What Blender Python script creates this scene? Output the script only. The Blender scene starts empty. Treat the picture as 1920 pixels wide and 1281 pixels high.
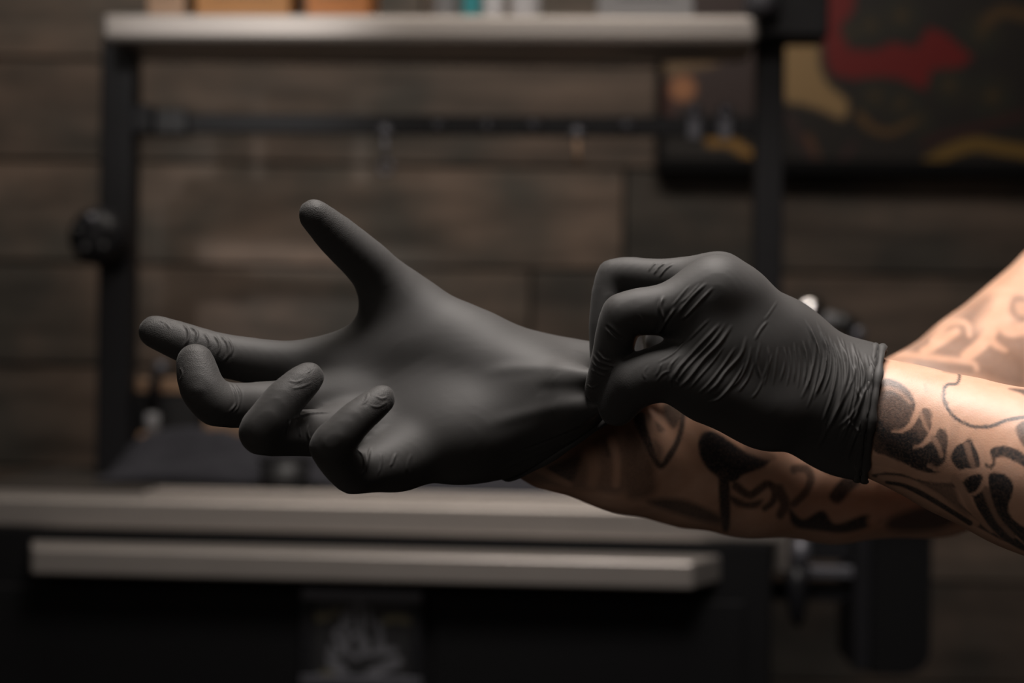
import bpy, math, random
import numpy as np
from mathutils import Vector, Matrix
from mathutils.bvhtree import BVHTree

random.seed(7)
rng = np.random.default_rng(7)
scene = bpy.context.scene
col = scene.collection

# ------------------------------------------------------------------ camera
F = 50.0 / 36.0 * 1920.0            # focal length in pixels of the 1920 x 1281 frame
ROLL = math.radians(0.8)
CAM = np.array([0.0, 0.0, 1.30])
RV = np.array([math.cos(ROLL), 0.0, math.sin(ROLL)])
UV = np.array([-math.sin(ROLL), 0.0, math.cos(ROLL)])
FV = np.array([0.0, 1.0, 0.0])
cam_data = bpy.data.cameras.new('camera')
cam_data.lens = 50.0
cam_data.sensor_width = 36.0
cam_data.clip_start = 0.01
cam_data.dof.use_dof = True
cam_data.dof.focus_distance = 0.632
cam_data.dof.aperture_fstop = 4.6
cam = bpy.data.objects.new('camera', cam_data)
col.objects.link(cam)
m = Matrix.Identity(4)
for i in range(3):
    m[i][0] = RV[i]; m[i][1] = UV[i]; m[i][2] = -FV[i]; m[i][3] = CAM[i]
cam.matrix_world = m
scene.camera = cam

# ------------------------------------------------------------------ world, lamps, exposure
world = bpy.data.worlds.new('world')
scene.world = world
world.use_nodes = True
world.node_tree.nodes['Background'].inputs[0].default_value = (0.5, 0.47, 0.45, 1)
world.node_tree.nodes['Background'].inputs[1].default_value = 0.028

def area(name, loc, target, sx, sy, energy, color, spread=math.pi):
    l = bpy.data.lights.new(name, 'AREA')
    l.shape = 'RECTANGLE'; l.size = sx; l.size_y = sy
    l.energy = energy; l.color = color; l.spread = spread
    o = bpy.data.objects.new(name, l)
    o.location = loc
    o.rotation_euler = (Vector(target) - Vector(loc)).to_track_quat('-Z', 'Y').to_euler()
    col.objects.link(o)
    return o

area('key_panel', (0.10, 0.58, 2.25), (0.12, 0.68, 1.28), 0.45, 0.40, 10.5, (1.0, 0.93, 0.88), math.radians(120))
area('front_fill', (-0.95, -1.2, 2.0), (0.0, 0.9, 1.2), 1.2, 0.8, 4.4, (1.0, 0.90, 0.82))  # added area light behind the camera: frontal fill and reflections for the steel
area('wall_fill', (-0.10, 1.25, 2.62), (0.0, 2.1, 1.2), 1.2, 0.30, 13.0, (1.0, 0.90, 0.80))  # added area light, only there to brighten the plank wall
sp = bpy.data.lights.new('shelf_highlight_spot', 'SPOT')  # added spot behind the camera for the highlight on the shelf's left
sp.energy = 95.0; sp.spot_size = math.radians(11); sp.spot_blend = 1.0; sp.shadow_soft_size = 0.05; sp.color = (1.0, 0.95, 0.92)
spo = bpy.data.objects.new('shelf_highlight_spot', sp)
spo.location = (-0.45, -0.25, 2.60)
spo.rotation_euler = (Vector((-0.36, 1.70, 1.675)) - Vector(spo.location)).to_track_quat('-Z', 'Y').to_euler()
col.objects.link(spo)

vs = scene.view_settings
vs.view_transform = 'Standard'
vs.look = 'None'
vs.exposure = 0.0
vs.gamma = 1.0
vs.use_curve_mapping = False

# ------------------------------------------------------------------ pixel helpers (measuring the photograph)
def P(px, py, d):
    return CAM + FV * d + RV * ((px - 960.0) / F * d) + UV * (-(py - 640.5) / F * d)

def project(v):
    q = v - CAM
    d = q @ FV
    return 960.0 + (q @ RV) / d * F, 640.5 - (q @ UV) / d * F, d

# ------------------------------------------------------------------ materials
def mat(name):
    M = bpy.data.materials.new(name)
    M.use_nodes = True
    nt = M.node_tree
    b = nt.nodes['Principled BSDF']
    return M, nt, b

def simple(name, rgb, rough=0.5, metal=0.0, noise=0.0, scale=40.0, bump=0.0, spec=0.5, bscale=None):
    M, nt, b = mat(name)
    b.inputs['Base Color'].default_value = (*rgb, 1)
    b.inputs['Roughness'].default_value = rough
    b.inputs['Metallic'].default_value = metal
    b.inputs['Specular IOR Level'].default_value = spec
    if noise or bump:
        tc = nt.nodes.new('ShaderNodeTexCoord')
        n = nt.nodes.new('ShaderNodeTexNoise')
        n.inputs['Scale'].default_value = scale
        n.inputs['Detail'].default_value = 5
        nt.links.new(tc.outputs['Object'], n.inputs['Vector'])
        if noise:
            mx = nt.nodes.new('ShaderNodeMix'); mx.data_type = 'RGBA'
            mx.inputs[6].default_value = tuple(c * (1 - noise) for c in rgb) + (1,)
            mx.inputs[7].default_value = tuple(min(1, c * (1 + noise)) for c in rgb) + (1,)
            nt.links.new(n.outputs['Fac'], mx.inputs[0])
            nt.links.new(mx.outputs[2], b.inputs['Base Color'])
        if bump:
            bp = nt.nodes.new('ShaderNodeBump')
            bp.inputs['Strength'].default_value = bump
            bp.inputs['Distance'].default_value = 0.002
            nt.links.new(n.outputs['Fac'], bp.inputs['Height'])
            nt.links.new(bp.outputs['Normal'], b.inputs['Normal'])
    return M

def steel_material():
    M, nt, b = mat('brushed_steel')
    tc = nt.nodes.new('ShaderNodeTexCoord')
    mp = nt.nodes.new('ShaderNodeMapping')
    mp.inputs['Scale'].default_value = (3.0, 60.0, 60.0)
    n = nt.nodes.new('ShaderNodeTexNoise')
    n.inputs['Scale'].default_value = 6.0; n.inputs['Detail'].default_value = 4
    nt.links.new(tc.outputs['Object'], mp.inputs['Vector'])
    nt.links.new(mp.outputs['Vector'], n.inputs['Vector'])
    r = nt.nodes.new('ShaderNodeMapRange')
    r.inputs['To Min'].default_value = 0.34; r.inputs['To Max'].default_value = 0.5
    nt.links.new(n.outputs['Fac'], r.inputs['Value'])
    nt.links.new(r.outputs['Result'], b.inputs['Roughness'])
    b.inputs['Base Color'].default_value = (0.37, 0.34, 0.318, 1)
    b.inputs['Metallic'].default_value = 0.75
    return M

def plank_material():
    M, nt, b = mat('weathered_plank')
    tc = nt.nodes.new('ShaderNodeTexCoord')
    oi = nt.nodes.new('ShaderNodeObjectInfo')
    add = nt.nodes.new('ShaderNodeVectorMath'); add.operation = 'MULTIPLY_ADD'
    comb = nt.nodes.new('ShaderNodeCombineXYZ')
    for i in range(3):
        nt.links.new(oi.outputs['Random'], comb.inputs[i])
    add.inputs[1].default_value = (37, 19, 53)
    nt.links.new(comb.outputs[0], add.inputs[0])
    nt.links.new(tc.outputs['Object'], add.inputs[2])
    mp = nt.nodes.new('ShaderNodeMapping'); mp.inputs['Scale'].default_value = (2.2, 10, 14)
    nt.links.new(add.outputs[0], mp.inputs['Vector'])
    n = nt.nodes.new('ShaderNodeTexNoise'); n.inputs['Scale'].default_value = 2.0
    n.inputs['Detail'].default_value = 8; n.inputs['Roughness'].default_value = 0.6
    nt.links.new(mp.outputs[0], n.inputs['Vector'])
    n2 = nt.nodes.new('ShaderNodeTexNoise'); n2.inputs['Scale'].default_value = 5.0; n2.inputs['Detail'].default_value = 3
    nt.links.new(add.outputs[0], n2.inputs['Vector'])
    cr = nt.nodes.new('ShaderNodeValToRGB')
    cr.color_ramp.elements[0].position = 0.3; cr.color_ramp.elements[0].color = (0.060, 0.047, 0.038, 1)
    cr.color_ramp.elements[1].position = 0.72; cr.color_ramp.elements[1].color = (0.18, 0.142, 0.118, 1)
    nt.links.new(n.outputs['Fac'], cr.inputs['Fac'])
    cr2 = nt.nodes.new('ShaderNodeValToRGB')
    cr2.color_ramp.elements[0].position = 0.36; cr2.color_ramp.elements[0].color = (0.45, 0.50, 0.50, 1)
    cr2.color_ramp.elements[1].position = 0.62; cr2.color_ramp.elements[1].color = (1.1, 1.0, 0.92, 1)
    nt.links.new(n2.outputs['Fac'], cr2.inputs['Fac'])
    mul = nt.nodes.new('ShaderNodeMix'); mul.data_type = 'RGBA'; mul.blend_type = 'MULTIPLY'; mul.inputs[0].default_value = 1
    nt.links.new(cr.outputs[0], mul.inputs[6]); nt.links.new(cr2.outputs[0], mul.inputs[7])
    hs = nt.nodes.new('ShaderNodeHueSaturation')
    mr = nt.nodes.new('ShaderNodeMapRange'); mr.inputs['To Min'].default_value = 0.6; mr.inputs['To Max'].default_value = 1.25
    nt.links.new(oi.outputs['Random'], mr.inputs['Value'])
    nt.links.new(mr.outputs[0], hs.inputs['Value'])
    nt.links.new(mul.outputs[2], hs.inputs['Color'])
    nt.links.new(hs.outputs[0], b.inputs['Base Color'])
    b.inputs['Roughness'].default_value = 0.7
    bp = nt.nodes.new('ShaderNodeBump'); bp.inputs['Strength'].default_value = 0.4; bp.inputs['Distance'].default_value = 0.003
    nt.links.new(n.outputs['Fac'], bp.inputs['Height']); nt.links.new(bp.outputs[0], b.inputs['Normal'])
    return M

def glove_material():
    M, nt, b = mat('black_nitrile')
    b.inputs['Base Color'].default_value = (0.024, 0.0228, 0.022, 1)
    b.inputs['Roughness'].default_value = 0.66
    b.inputs['Specular IOR Level'].default_value = 0.38
    b.inputs['Sheen Weight'].default_value = 0.06
    b.inputs['Sheen Roughness'].default_value = 0.5
    tc = nt.nodes.new('ShaderNodeTexCoord')
    at = nt.nodes.new('ShaderNodeAttribute'); at.attribute_name = 'tip'
    v = nt.nodes.new('ShaderNodeTexVoronoi'); v.inputs['Scale'].default_value = 1900
    n = nt.nodes.new('ShaderNodeTexNoise'); n.inputs['Scale'].default_value = 260; n.inputs['Detail'].default_value = 4
    n3 = nt.nodes.new('ShaderNodeTexNoise'); n3.inputs['Scale'].default_value = 1500; n3.inputs['Detail'].default_value = 2
    for q in (v, n, n3):
        nt.links.new(tc.outputs['Object'], q.inputs['Vector'])
    mu = nt.nodes.new('ShaderNodeMath'); mu.operation = 'MULTIPLY'
    nt.links.new(v.outputs['Distance'], mu.inputs[0]); nt.links.new(at.outputs['Fac'], mu.inputs[1])
    ad = nt.nodes.new('ShaderNodeMath'); ad.operation = 'MULTIPLY_ADD'; ad.inputs[1].default_value = 0.25
    nt.links.new(n.outputs['Fac'], ad.inputs[0]); nt.links.new(mu.outputs[0], ad.inputs[2])
    ad2 = nt.nodes.new('ShaderNodeMath'); ad2.operation = 'MULTIPLY_ADD'; ad2.inputs[1].default_value = 0.10
    nt.links.new(n3.outputs['Fac'], ad2.inputs[0]); nt.links.new(ad.outputs[0], ad2.inputs[2])
    bp = nt.nodes.new('ShaderNodeBump'); bp.inputs['Strength'].default_value = 0.30; bp.inputs['Distance'].default_value = 0.0004
    nt.links.new(ad2.outputs[0], bp.inputs['Height']); nt.links.new(bp.outputs[0], b.inputs['Normal'])
    return M

def skin_material():
    M, nt, b = mat('tattooed_skin')
    tc = nt.nodes.new('ShaderNodeTexCoord')
    n = nt.nodes.new('ShaderNodeTexNoise'); n.inputs['Scale'].default_value = 60; n.inputs['Detail'].default_value = 6
    nt.links.new(tc.outputs['Object'], n.inputs['Vector'])
    cr = nt.nodes.new('ShaderNodeValToRGB')
    cr.color_ramp.elements[0].position = 0.3; cr.color_ramp.elements[0].color = (0.47, 0.262, 0.170, 1)
    cr.color_ramp.elements[1].position = 0.75; cr.color_ramp.elements[1].color = (0.57, 0.345, 0.245, 1)
    nt.links.new(n.outputs['Fac'], cr.inputs['Fac'])
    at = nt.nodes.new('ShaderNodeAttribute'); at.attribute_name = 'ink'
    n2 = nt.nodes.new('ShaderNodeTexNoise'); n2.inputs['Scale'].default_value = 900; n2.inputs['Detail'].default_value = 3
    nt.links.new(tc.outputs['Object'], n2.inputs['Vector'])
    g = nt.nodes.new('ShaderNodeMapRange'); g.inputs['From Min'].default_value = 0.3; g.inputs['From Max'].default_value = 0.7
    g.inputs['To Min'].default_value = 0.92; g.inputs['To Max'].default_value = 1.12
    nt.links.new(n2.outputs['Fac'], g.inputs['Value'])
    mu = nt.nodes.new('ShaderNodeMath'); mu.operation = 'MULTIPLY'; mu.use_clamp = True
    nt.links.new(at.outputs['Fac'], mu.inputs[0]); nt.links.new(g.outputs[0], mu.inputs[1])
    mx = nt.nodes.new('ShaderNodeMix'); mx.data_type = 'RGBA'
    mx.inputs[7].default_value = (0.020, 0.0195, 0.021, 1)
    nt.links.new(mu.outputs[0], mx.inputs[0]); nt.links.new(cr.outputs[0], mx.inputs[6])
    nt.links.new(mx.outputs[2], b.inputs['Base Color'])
    b.inputs['Roughness'].default_value = 0.48
    b.inputs['Specular IOR Level'].default_value = 0.4
    b.inputs['Subsurface Weight'].default_value = 0.12
    b.inputs['Subsurface Radius'].default_value = (1.0, 0.35, 0.2)
    b.inputs['Subsurface Scale'].default_value = 0.003
    v = nt.nodes.new('ShaderNodeTexVoronoi'); v.inputs['Scale'].default_value = 1700
    nt.links.new(tc.outputs['Object'], v.inputs['Vector'])
    bp = nt.nodes.new('ShaderNodeBump'); bp.inputs['Strength'].default_value = 0.15; bp.inputs['Distance'].default_value = 0.0003
    nt.links.new(v.outputs['Distance'], bp.inputs['Height']); nt.links.new(bp.outputs[0], b.inputs['Normal'])
    return M

def attr_colour(name, rough=0.6):
    M, nt, b = mat(name)
    at = nt.nodes.new('ShaderNodeAttribute'); at.attribute_name = 'paint'
    nt.links.new(at.outputs['Color'], b.inputs['Base Color'])
    b.inputs['Roughness'].default_value = rough
    return M

MT = {
    'steel': steel_material(),
    'plank': plank_material(),
    'glove': glove_material(),
    'skin': skin_material(),
    'black': simple('black_powder_coat', (0.008, 0.008, 0.0095), 0.45, noise=0.2, scale=60, spec=0.28),
    'blackbox': simple('black_plastic', (0.011, 0.011, 0.012), 0.5),
    'pit': simple('black_cabinet', (0.0035, 0.0035, 0.004), 0.7, spec=0.15),
    'greymetal': simple('grey_metal', (0.10, 0.10, 0.115), 0.45, 0.5),
    'chrome': simple('chrome', (0.75, 0.73, 0.72), 0.18, 1.0),
    'floor': simple('dark_floor', (0.06, 0.052, 0.045), 0.5, noise=0.3, scale=6),
    'plaster': simple('dark_plaster', (0.09, 0.08, 0.072), 0.8, noise=0.15, scale=8),
    'batten': simple('dark_gap', (0.012, 0.010, 0.009), 0.9),
    'cardboard': simple('brown_card', (0.30, 0.14, 0.045), 0.7, noise=0.15, scale=30),
    'orange': simple('orange_card', (0.36, 0.13, 0.03), 0.6, noise=0.15, scale=30),
    'teal': simple('teal_plastic', (0.05, 0.30, 0.34), 0.35),
    'white': simple('white_plastic', (0.60, 0.60, 0.63), 0.4),
    'greyplastic': simple('grey_plastic', (0.22, 0.22, 0.23), 0.5),
    'tan': simple('tan_wood', (0.25, 0.155, 0.095), 0.6, noise=0.2, scale=30),
    'mat': simple('dark_brown_rubber', (0.034, 0.029, 0.025), 0.75, noise=0.3, scale=12, spec=0.25),
    'cloth': simple('charcoal_cloth', (0.030, 0.030, 0.036), 0.85, bump=0.3, scale=300, spec=0.2),
    'shirt': simple('black_shirt', (0.02, 0.02, 0.022), 0.9, bump=0.3, scale=300),
    'trousers': simple('dark_denim', (0.03, 0.034, 0.045), 0.9),
    'leather': simple('black_leather', (0.015, 0.014, 0.013), 0.5),
    'hair': simple('dark_hair', (0.018, 0.012, 0.009), 0.6, bump=0.6, scale=200),
    'paint': attr_colour('painted_canvas', 0.55),
    'ivory': simple('grey_lettering', (0.09, 0.09, 0.10), 0.6),
    'gold': simple('dull_gold', (0.08, 0.07, 0.04), 0.55),
}

# ------------------------------------------------------------------ object helpers
def tag(o, label=None, cat=None, group=None, kind=None):
    if label: o['label'] = label
    if cat: o['category'] = cat
    if group: o['group'] = group
    if kind: o['kind'] = kind
    return o

def empty(name, loc=(0, 0, 0), rz=0.0):
    o = bpy.data.objects.new(name, None)
    o.location = loc; o.rotation_euler = (0, 0, rz)
    o.empty_display_size = 0.05
    col.objects.link(o)
    return o

def mesh_np(name, V, Fc, material, parent=None, smooth=True, attrs=None, origin=(0, 0, 0)):
    """V (n,3), Fc (m,4) or (m,3) -> one mesh object"""
    me = bpy.data.meshes.new(name)
    V = np.asarray(V, dtype=np.float32) - np.asarray(origin, dtype=np.float32)
    Fc = np.asarray(Fc, dtype=np.int32)
    k = Fc.shape[1]
    me.vertices.add(len(V)); me.vertices.foreach_set('co', V.ravel())
    me.loops.add(Fc.size); me.loops.foreach_set('vertex_index', Fc.ravel())
    me.polygons.add(len(Fc))
    me.polygons.foreach_set('loop_start', np.arange(0, Fc.size, k, dtype=np.int32))
    me.update(calc_edges=True)
    me.polygons.foreach_set('use_smooth', np.full(len(Fc), smooth, dtype=bool))
    for an, av in (attrs or {}).items():
        av = np.asarray(av, dtype=np.float32)
        if av.ndim == 1:
            a = me.attributes.new(an, 'FLOAT', 'POINT'); a.data.foreach_set('value', av)
        else:
            a = me.attributes.new(an, 'FLOAT_COLOR', 'POINT'); a.data.foreach_set('color', av.ravel())
    me.validate()
    me.materials.append(material)
    o = bpy.data.objects.new(name, me)
    o.location = origin if parent is None else (0, 0, 0)
    if parent is not None: o.parent = parent
    col.objects.link(o)
    return o

class MB:
    """collects boxes, tubes and lathes, built as ONE mesh"""
    def __init__(s): s.v = []; s.f = []; s.sm = []
    def add(s, v, f, smooth=False):
        n = len(s.v); s.v += [tuple(map(float, q)) for q in v]
        s.f += [tuple(i + n for i in q) for q in f]; s.sm += [smooth] * len(f)
        return s
    def box(s, lo, hi, bev=0.0):
        x0, y0, z0 = lo; x1, y1, z1 = hi
        if bev <= 0:
            v = [(x, y, z) for x in (x0, x1) for y in (y0, y1) for z in (z0, z1)]
            f = [(0, 1, 3, 2), (4, 6, 7, 5), (0, 4, 5, 1), (2, 3, 7, 6), (0, 2, 6, 4), (1, 5, 7, 3)]
            return s.add(v, f)
        import bmesh
        bm = bmesh.new()
        bmesh.ops.create_cube(bm, size=1.0)
        for q in bm.verts:
            q.co = ((x0 + x1) / 2 + q.co.x * (x1 - x0), (y0 + y1) / 2 + q.co.y * (y1 - y0), (z0 + z1) / 2 + q.co.z * (z1 - z0))
        bmesh.ops.bevel(bm, geom=bm.edges[:], offset=bev, segments=3, affect='EDGES', profile=0.5)
        bm.verts.index_update()
        s.add([q.co[:] for q in bm.verts], [[w.index for w in q.verts] for q in bm.faces], False)
        bm.free()
        return s
    def tube(s, pts, r, n=14, cap=True):
        pts = [Vector(p) for p in pts]
        rs = r if isinstance(r, (list, tuple)) else [r] * len(pts)
        v = []; f = []
        ref = None
        for i, p in enumerate(pts):
            t = (pts[min(i + 1, len(pts) - 1)] - pts[max(i - 1, 0)]).normalized()
            if ref is None:
                ref = t.orthogonal().normalized()
            ref = (ref - t * ref.dot(t)).normalized()
            b = t.cross(ref)
            for k in range(n):
                a = 2 * math.pi * k / n
                v.append(p + (ref * math.cos(a) + b * math.sin(a)) * rs[i])
        for i in range(len(pts) - 1):
            for k in range(n):
                f.append((i * n + k, i * n + (k + 1) % n, (i + 1) * n + (k + 1) % n, (i + 1) * n + k))
        if cap:
            f.append(tuple(range(n - 1, -1, -1)))
            f.append(tuple((len(pts) - 1) * n + k for k in range(n)))
        return s.add(v, f, True)
    def lathe(s, prof, c=(0, 0, 0), n=28, axis='z'):
        v = []; f = []
        for r, h in prof:
            for k in range(n):
                a = 2 * math.pi * k / n
                q = (r * math.cos(a), r * math.sin(a), h)
                if axis == 'y': q = (q[0], q[2], q[1])
                if axis == 'x': q = (q[2], q[0], q[1])
                v.append((q[0] + c[0], q[1] + c[1], q[2] + c[2]))
        for i in range(len(prof) - 1):
            for k in range(n):
                f.append((i * n + k, i * n + (k + 1) % n, (i + 1) * n + (k + 1) % n, (i + 1) * n + k))
        f.append(tuple(range(n - 1, -1, -1)))
        f.append(tuple((len(prof) - 1) * n + k for k in range(n)))
        return s.add(v, f, True)
    def build(s, name, material, parent=None, loc=(0, 0, 0), rz=0.0):
        import bmesh
        me = bpy.data.meshes.new(name)
        me.from_pydata(s.v, [], s.f)
        bm = bmesh.new(); bm.from_mesh(me)
        bmesh.ops.recalc_face_normals(bm, faces=bm.faces[:])
        bm.to_mesh(me); bm.free()
        me.polygons.foreach_set('use_smooth', s.sm)
        me.materials.append(material)
        o = bpy.data.objects.new(name, me)
        o.location = loc; o.rotation_euler = (0, 0, rz)
        if parent is not None: o.parent = parent
        col.objects.link(o)
        return o

# ================================================================== THE SETTING
WALL_Y = 2.20
ROOM = dict(x0=-2.6, x1=2.6, y0=-2.6, z1=2.75)
def structure(name, lo, hi, material):
    o = MB().box(lo, hi).build(name, material)
    o['kind'] = 'structure'
    return o
structure('floor', (ROOM['x0'], ROOM['y0'], -0.05), (ROOM['x1'], WALL_Y + 0.1, 0.0), MT['floor'])
structure('ceiling', (ROOM['x0'], ROOM['y0'], ROOM['z1']), (ROOM['x1'], WALL_Y + 0.1, ROOM['z1'] + 0.05), MT['plaster'])
structure('wall_left', (ROOM['x0'] - 0.05, ROOM['y0'], 0), (ROOM['x0'], WALL_Y + 0.1, ROOM['z1']), MT['plaster'])
structure('wall_right', (ROOM['x1'], ROOM['y0'], 0), (ROOM['x1'] + 0.05, WALL_Y + 0.1, ROOM['z1']), MT['plaster'])
structure('wall_front', (ROOM['x0'], ROOM['y0'] - 0.05, 0), (ROOM['x1'], ROOM['y0'], ROOM['z1']), MT['plaster'])
wall_back = structure('wall_back', (ROOM['x0'], WALL_Y, 0), (ROOM['x1'], WALL_Y + 0.1, ROOM['z1']), MT['batten'])
# the horizontal boards of the back wall, each a piece of its own
PH = 0.157
board_meshes = []
for L in (0.75, 1.0, 1.3, 1.6):
    o = MB().box((0, -0.018, 0), (L - 0.004, 0.0, PH - 0.005), 0.0025).build('plank', MT['plank'])
    board_meshes.append((L, o.data)); bpy.data.objects.remove(o)
row = 0
z = 0.0
while z < ROOM['z1'] - 0.02:
    x = ROOM['x0'] - random.uniform(0, 0.6)
    while x < ROOM['x1']:
        L, me = random.choice(board_meshes)
        o = bpy.data.objects.new('plank', me)
        o.location = (x, WALL_Y - random.uniform(0.0, 0.004), z)
        o.parent = wall_back
        col.objects.link(o)
        x += L
    z += PH; row += 1

# ================================================================== TOOL TROLLEY (workstation behind the hands)
YAW = math.radians(-3.0)                      # its right end stands a little nearer
U0 = P(830, 640, 1.72); U0 = np.array([U0[0], U0[1], 0.0])
UX = np.array([math.cos(YAW), math.sin(YAW), 0]); UY = np.array([-math.sin(YAW), math.cos(YAW), 0])
def L(px, py, ly):
    """trolley-local point on the local plane y = ly seen at this pixel"""
    d = P(px, py, 1.0) - CAM
    t = (ly - (CAM - U0) @ UY) / (d @ UY)
    w = CAM + d * t - U0
    return np.array([w @ UX, ly, w[2]])
def LW(p):
    return U0 + UX * p[0] + UY * p[1] + np.array([0, 0, p[2]])

trolley = empty('tool_trolley', tuple(U0), YAW)
tag(trolley, 'black metal work trolley with steel worktop, overhead shelf and hook rail', 'trolley')
# worktop
FR = -0.20                                     # front edge of the worktop, trolley-local
zt = (L(300, 943, FR)[2] + L(1100, 950, FR)[2]) / 2
zb = (L(300, 992, FR)[2] + L(1100, 1014, FR)[2]) / 2
xl = L(-120, 960, FR)[0]; xr = L(1470, 960, FR)[0]
BK = 0.17
MB().box((xl, FR, zb), (xr, BK, zt), 0.004).build('worktop', MT['steel'], trolley)
MB().box((xl + 0.004, FR + 0.072, zt - 0.001), (xr - 0.008, BK - 0.004, zt + 0.002), 0.0008).build('rubber_mat', MT['mat'], trolley)
# lower front ledge with its clipped right corner
FR2 = -0.25
z2t = (L(100, 1030, FR2)[2] + L(1300, 1052, FR2)[2]) / 2
z2b = (L(100, 1080, FR2)[2] + L(1300, 1104, FR2)[2]) / 2
x2l = L(58, 1050, FR2)[0]; x2r = L(1300, 1050, FR2)[0]
lm = MB()
poly = [(x2l, FR2), (x2r, FR2), (x2r + 0.045, FR2 + 0.07), (x2r + 0.045, FR + 0.05), (x2l - 0.02, FR + 0.05), (x2l - 0.02, FR2 + 0.05)]
n = len(poly)
lm.add([(a, b, z2b) for a, b in poly] + [(a, b, z2t) for a, b in poly],
       [tuple(range(n - 1, -1, -1)), tuple(range(n, 2 * n))] + [(i, (i + 1) % n, n + (i + 1) % n, n + i) for i in range(n)])
ledge = lm.build('front_ledge', MT['steel'], trolley)
bv = ledge.modifiers.new('bevel', 'BEVEL'); bv.width = 0.003; bv.segments = 2; bv.limit_method = 'ANGLE'
# cabinet carcass under it
xc = L(1448, 1150, FR2 + 0.05)[0]
MB().box((xl + 0.02, FR2 + 0.05, 0.10), (xc, BK - 0.01, zb + 0.001), 0.004).build('cabinet', MT['pit'], trolley)
MB().box((xl + 0.06, FR2 + 0.044, 0.16), (L(555, 1200, FR2)[0], FR2 + 0.051, z2b - 0.02), 0.002).build('cabinet_door', MT['pit'], trolley)
MB().box((L(805, 1200, FR2)[0], FR2 + 0.044, 0.16), (xc - 0.03, FR2 + 0.051, z2b - 0.02), 0.002).build('cabinet_door', MT['pit'], trolley)
for cx in (xl + 0.10, xc - 0.08):
    for cy in (FR2 + 0.10, BK - 0.07):
        cw = MB().lathe([(0.001, -0.012), (0.043, -0.012), (0.045, 0), (0.043, 0.012), (0.001, 0.012)], (cx, cy, 0.045), axis='x').build('caster', MT['blackbox'], trolley)
        MB().box((cx - 0.018, cy - 0.02, 0.06), (cx + 0.018, cy + 0.02, 0.102)).build('fork', MT['greymetal'], cw)
# posts
PY = 0.05
z_sh_b = (L(300, 78, PY)[2] + L(1300, 76, PY)[2]) / 2
def post(pxa, pxb, yref):
    x0 = L(pxa, yref, PY)[0]; x1 = L(pxb, yref, PY)[0]
    return x0, x1
pl0, pl1 = post(184, 246, 430)
pr0, pr1 = post(1416, 1470, 330)
for x0, x1 in ((pl0, pl1), (pr0, pr1)):
    MB().box((x0, PY, zt - 0.001), (x1, PY + 0.035, z_sh_b + 0.002), 0.003).build('post', MT['black'], trolley)
# overhead shelf: steel front rail with rounded edges and a deck
SF = -0.01
zs_b = (L(250, 77, SF)[2] + L(1350, 80, SF)[2]) / 2
zs_t = zs_b + 0.034
sx0 = L(188, 50, SF)[0]; sx1 = L(1424, 55, SF)[0]
MB().box((sx0, SF, zs_b), (sx1, SF + 0.125, zs_t), 0.008).build('shelf', MT['steel'], trolley)
# black lamp rail at the right end of the shelf
MB().box((sx1 + 0.001, SF + 0.02, zs_b + 0.012), (L(1560, 40, SF)[0], SF + 0.08, zs_t + 0.035), 0.004).build('shelf_end_block', MT['black'], trolley)
# hook rail
hz0 = (L(800, 250, PY)[2]); hz1 = (L(800, 214, PY)[2])
MB().box((pl1 - 0.001, PY + 0.006, hz0), (pr0 + 0.001, PY + 0.022, hz1), 0.002).build('hook_rail', MT['black'], trolley)
c = L(265, 225, PY)
MB().box((pl1, PY - 0.008, c[2] - 0.018), (L(288, 225, PY)[0], PY + 0.028, c[2] + 0.018), 0.004).build('rail_bracket', MT['black'], trolley)
c = L(325, 230, PY)
MB().box((L(290, 225, PY)[0], PY - 0.004, hz0 - 0.004), (L(352, 225, PY)[0], PY + 0.026, hz1 + 0.004), 0.004).build('rail_sleeve', MT['blackbox'], trolley)
for px in (820, 912, 1000, 1175):
    c = L(px, 236, PY)
    MB().lathe([(0.0005, -0.006), (0.006, -0.006), (0.007, -0.002), (0.007, 0.008), (0.0005, 0.008)], (c[0], PY + 0.004, c[2]), n=16, axis='y').build('rail_peg', MT['greymetal'], trolley)
# clamp knob on the left post
c = L(188, 445, PY - 0.03)
kn = MB()
prof = [(0.002, -0.03), (0.020, -0.03), (0.030, -0.024), (0.036, -0.010), (0.036, 0.006), (0.030, 0.018), (0.012, 0.024), (0.012, 0.032)]
kn.lathe(prof, tuple(c), n=32, axis='y')
knob = kn.build('clamp_knob', MT['black'], trolley)
for a in range(5):
    an = a * 2 * math.pi / 5 + 0.4
    MB().lathe([(0.001, -0.006), (0.006, -0.005), (0.008, 0.0), (0.008, 0.01)], (c[0] + 0.020 * math.cos(an), c[1] - 0.028, c[2] + 0.020 * math.sin(an)), n=14, axis='y').build('grip_lobe', MT['greymetal'] if a == 1 else MT['black'], knob)
MB().box((c[0] - 0.012, PY - 0.004, c[2] - 0.014), (pl1 + 0.004, PY - 0.0005, c[2] + 0.014)).build('clamp_plate', MT['black'], trolley)

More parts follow.
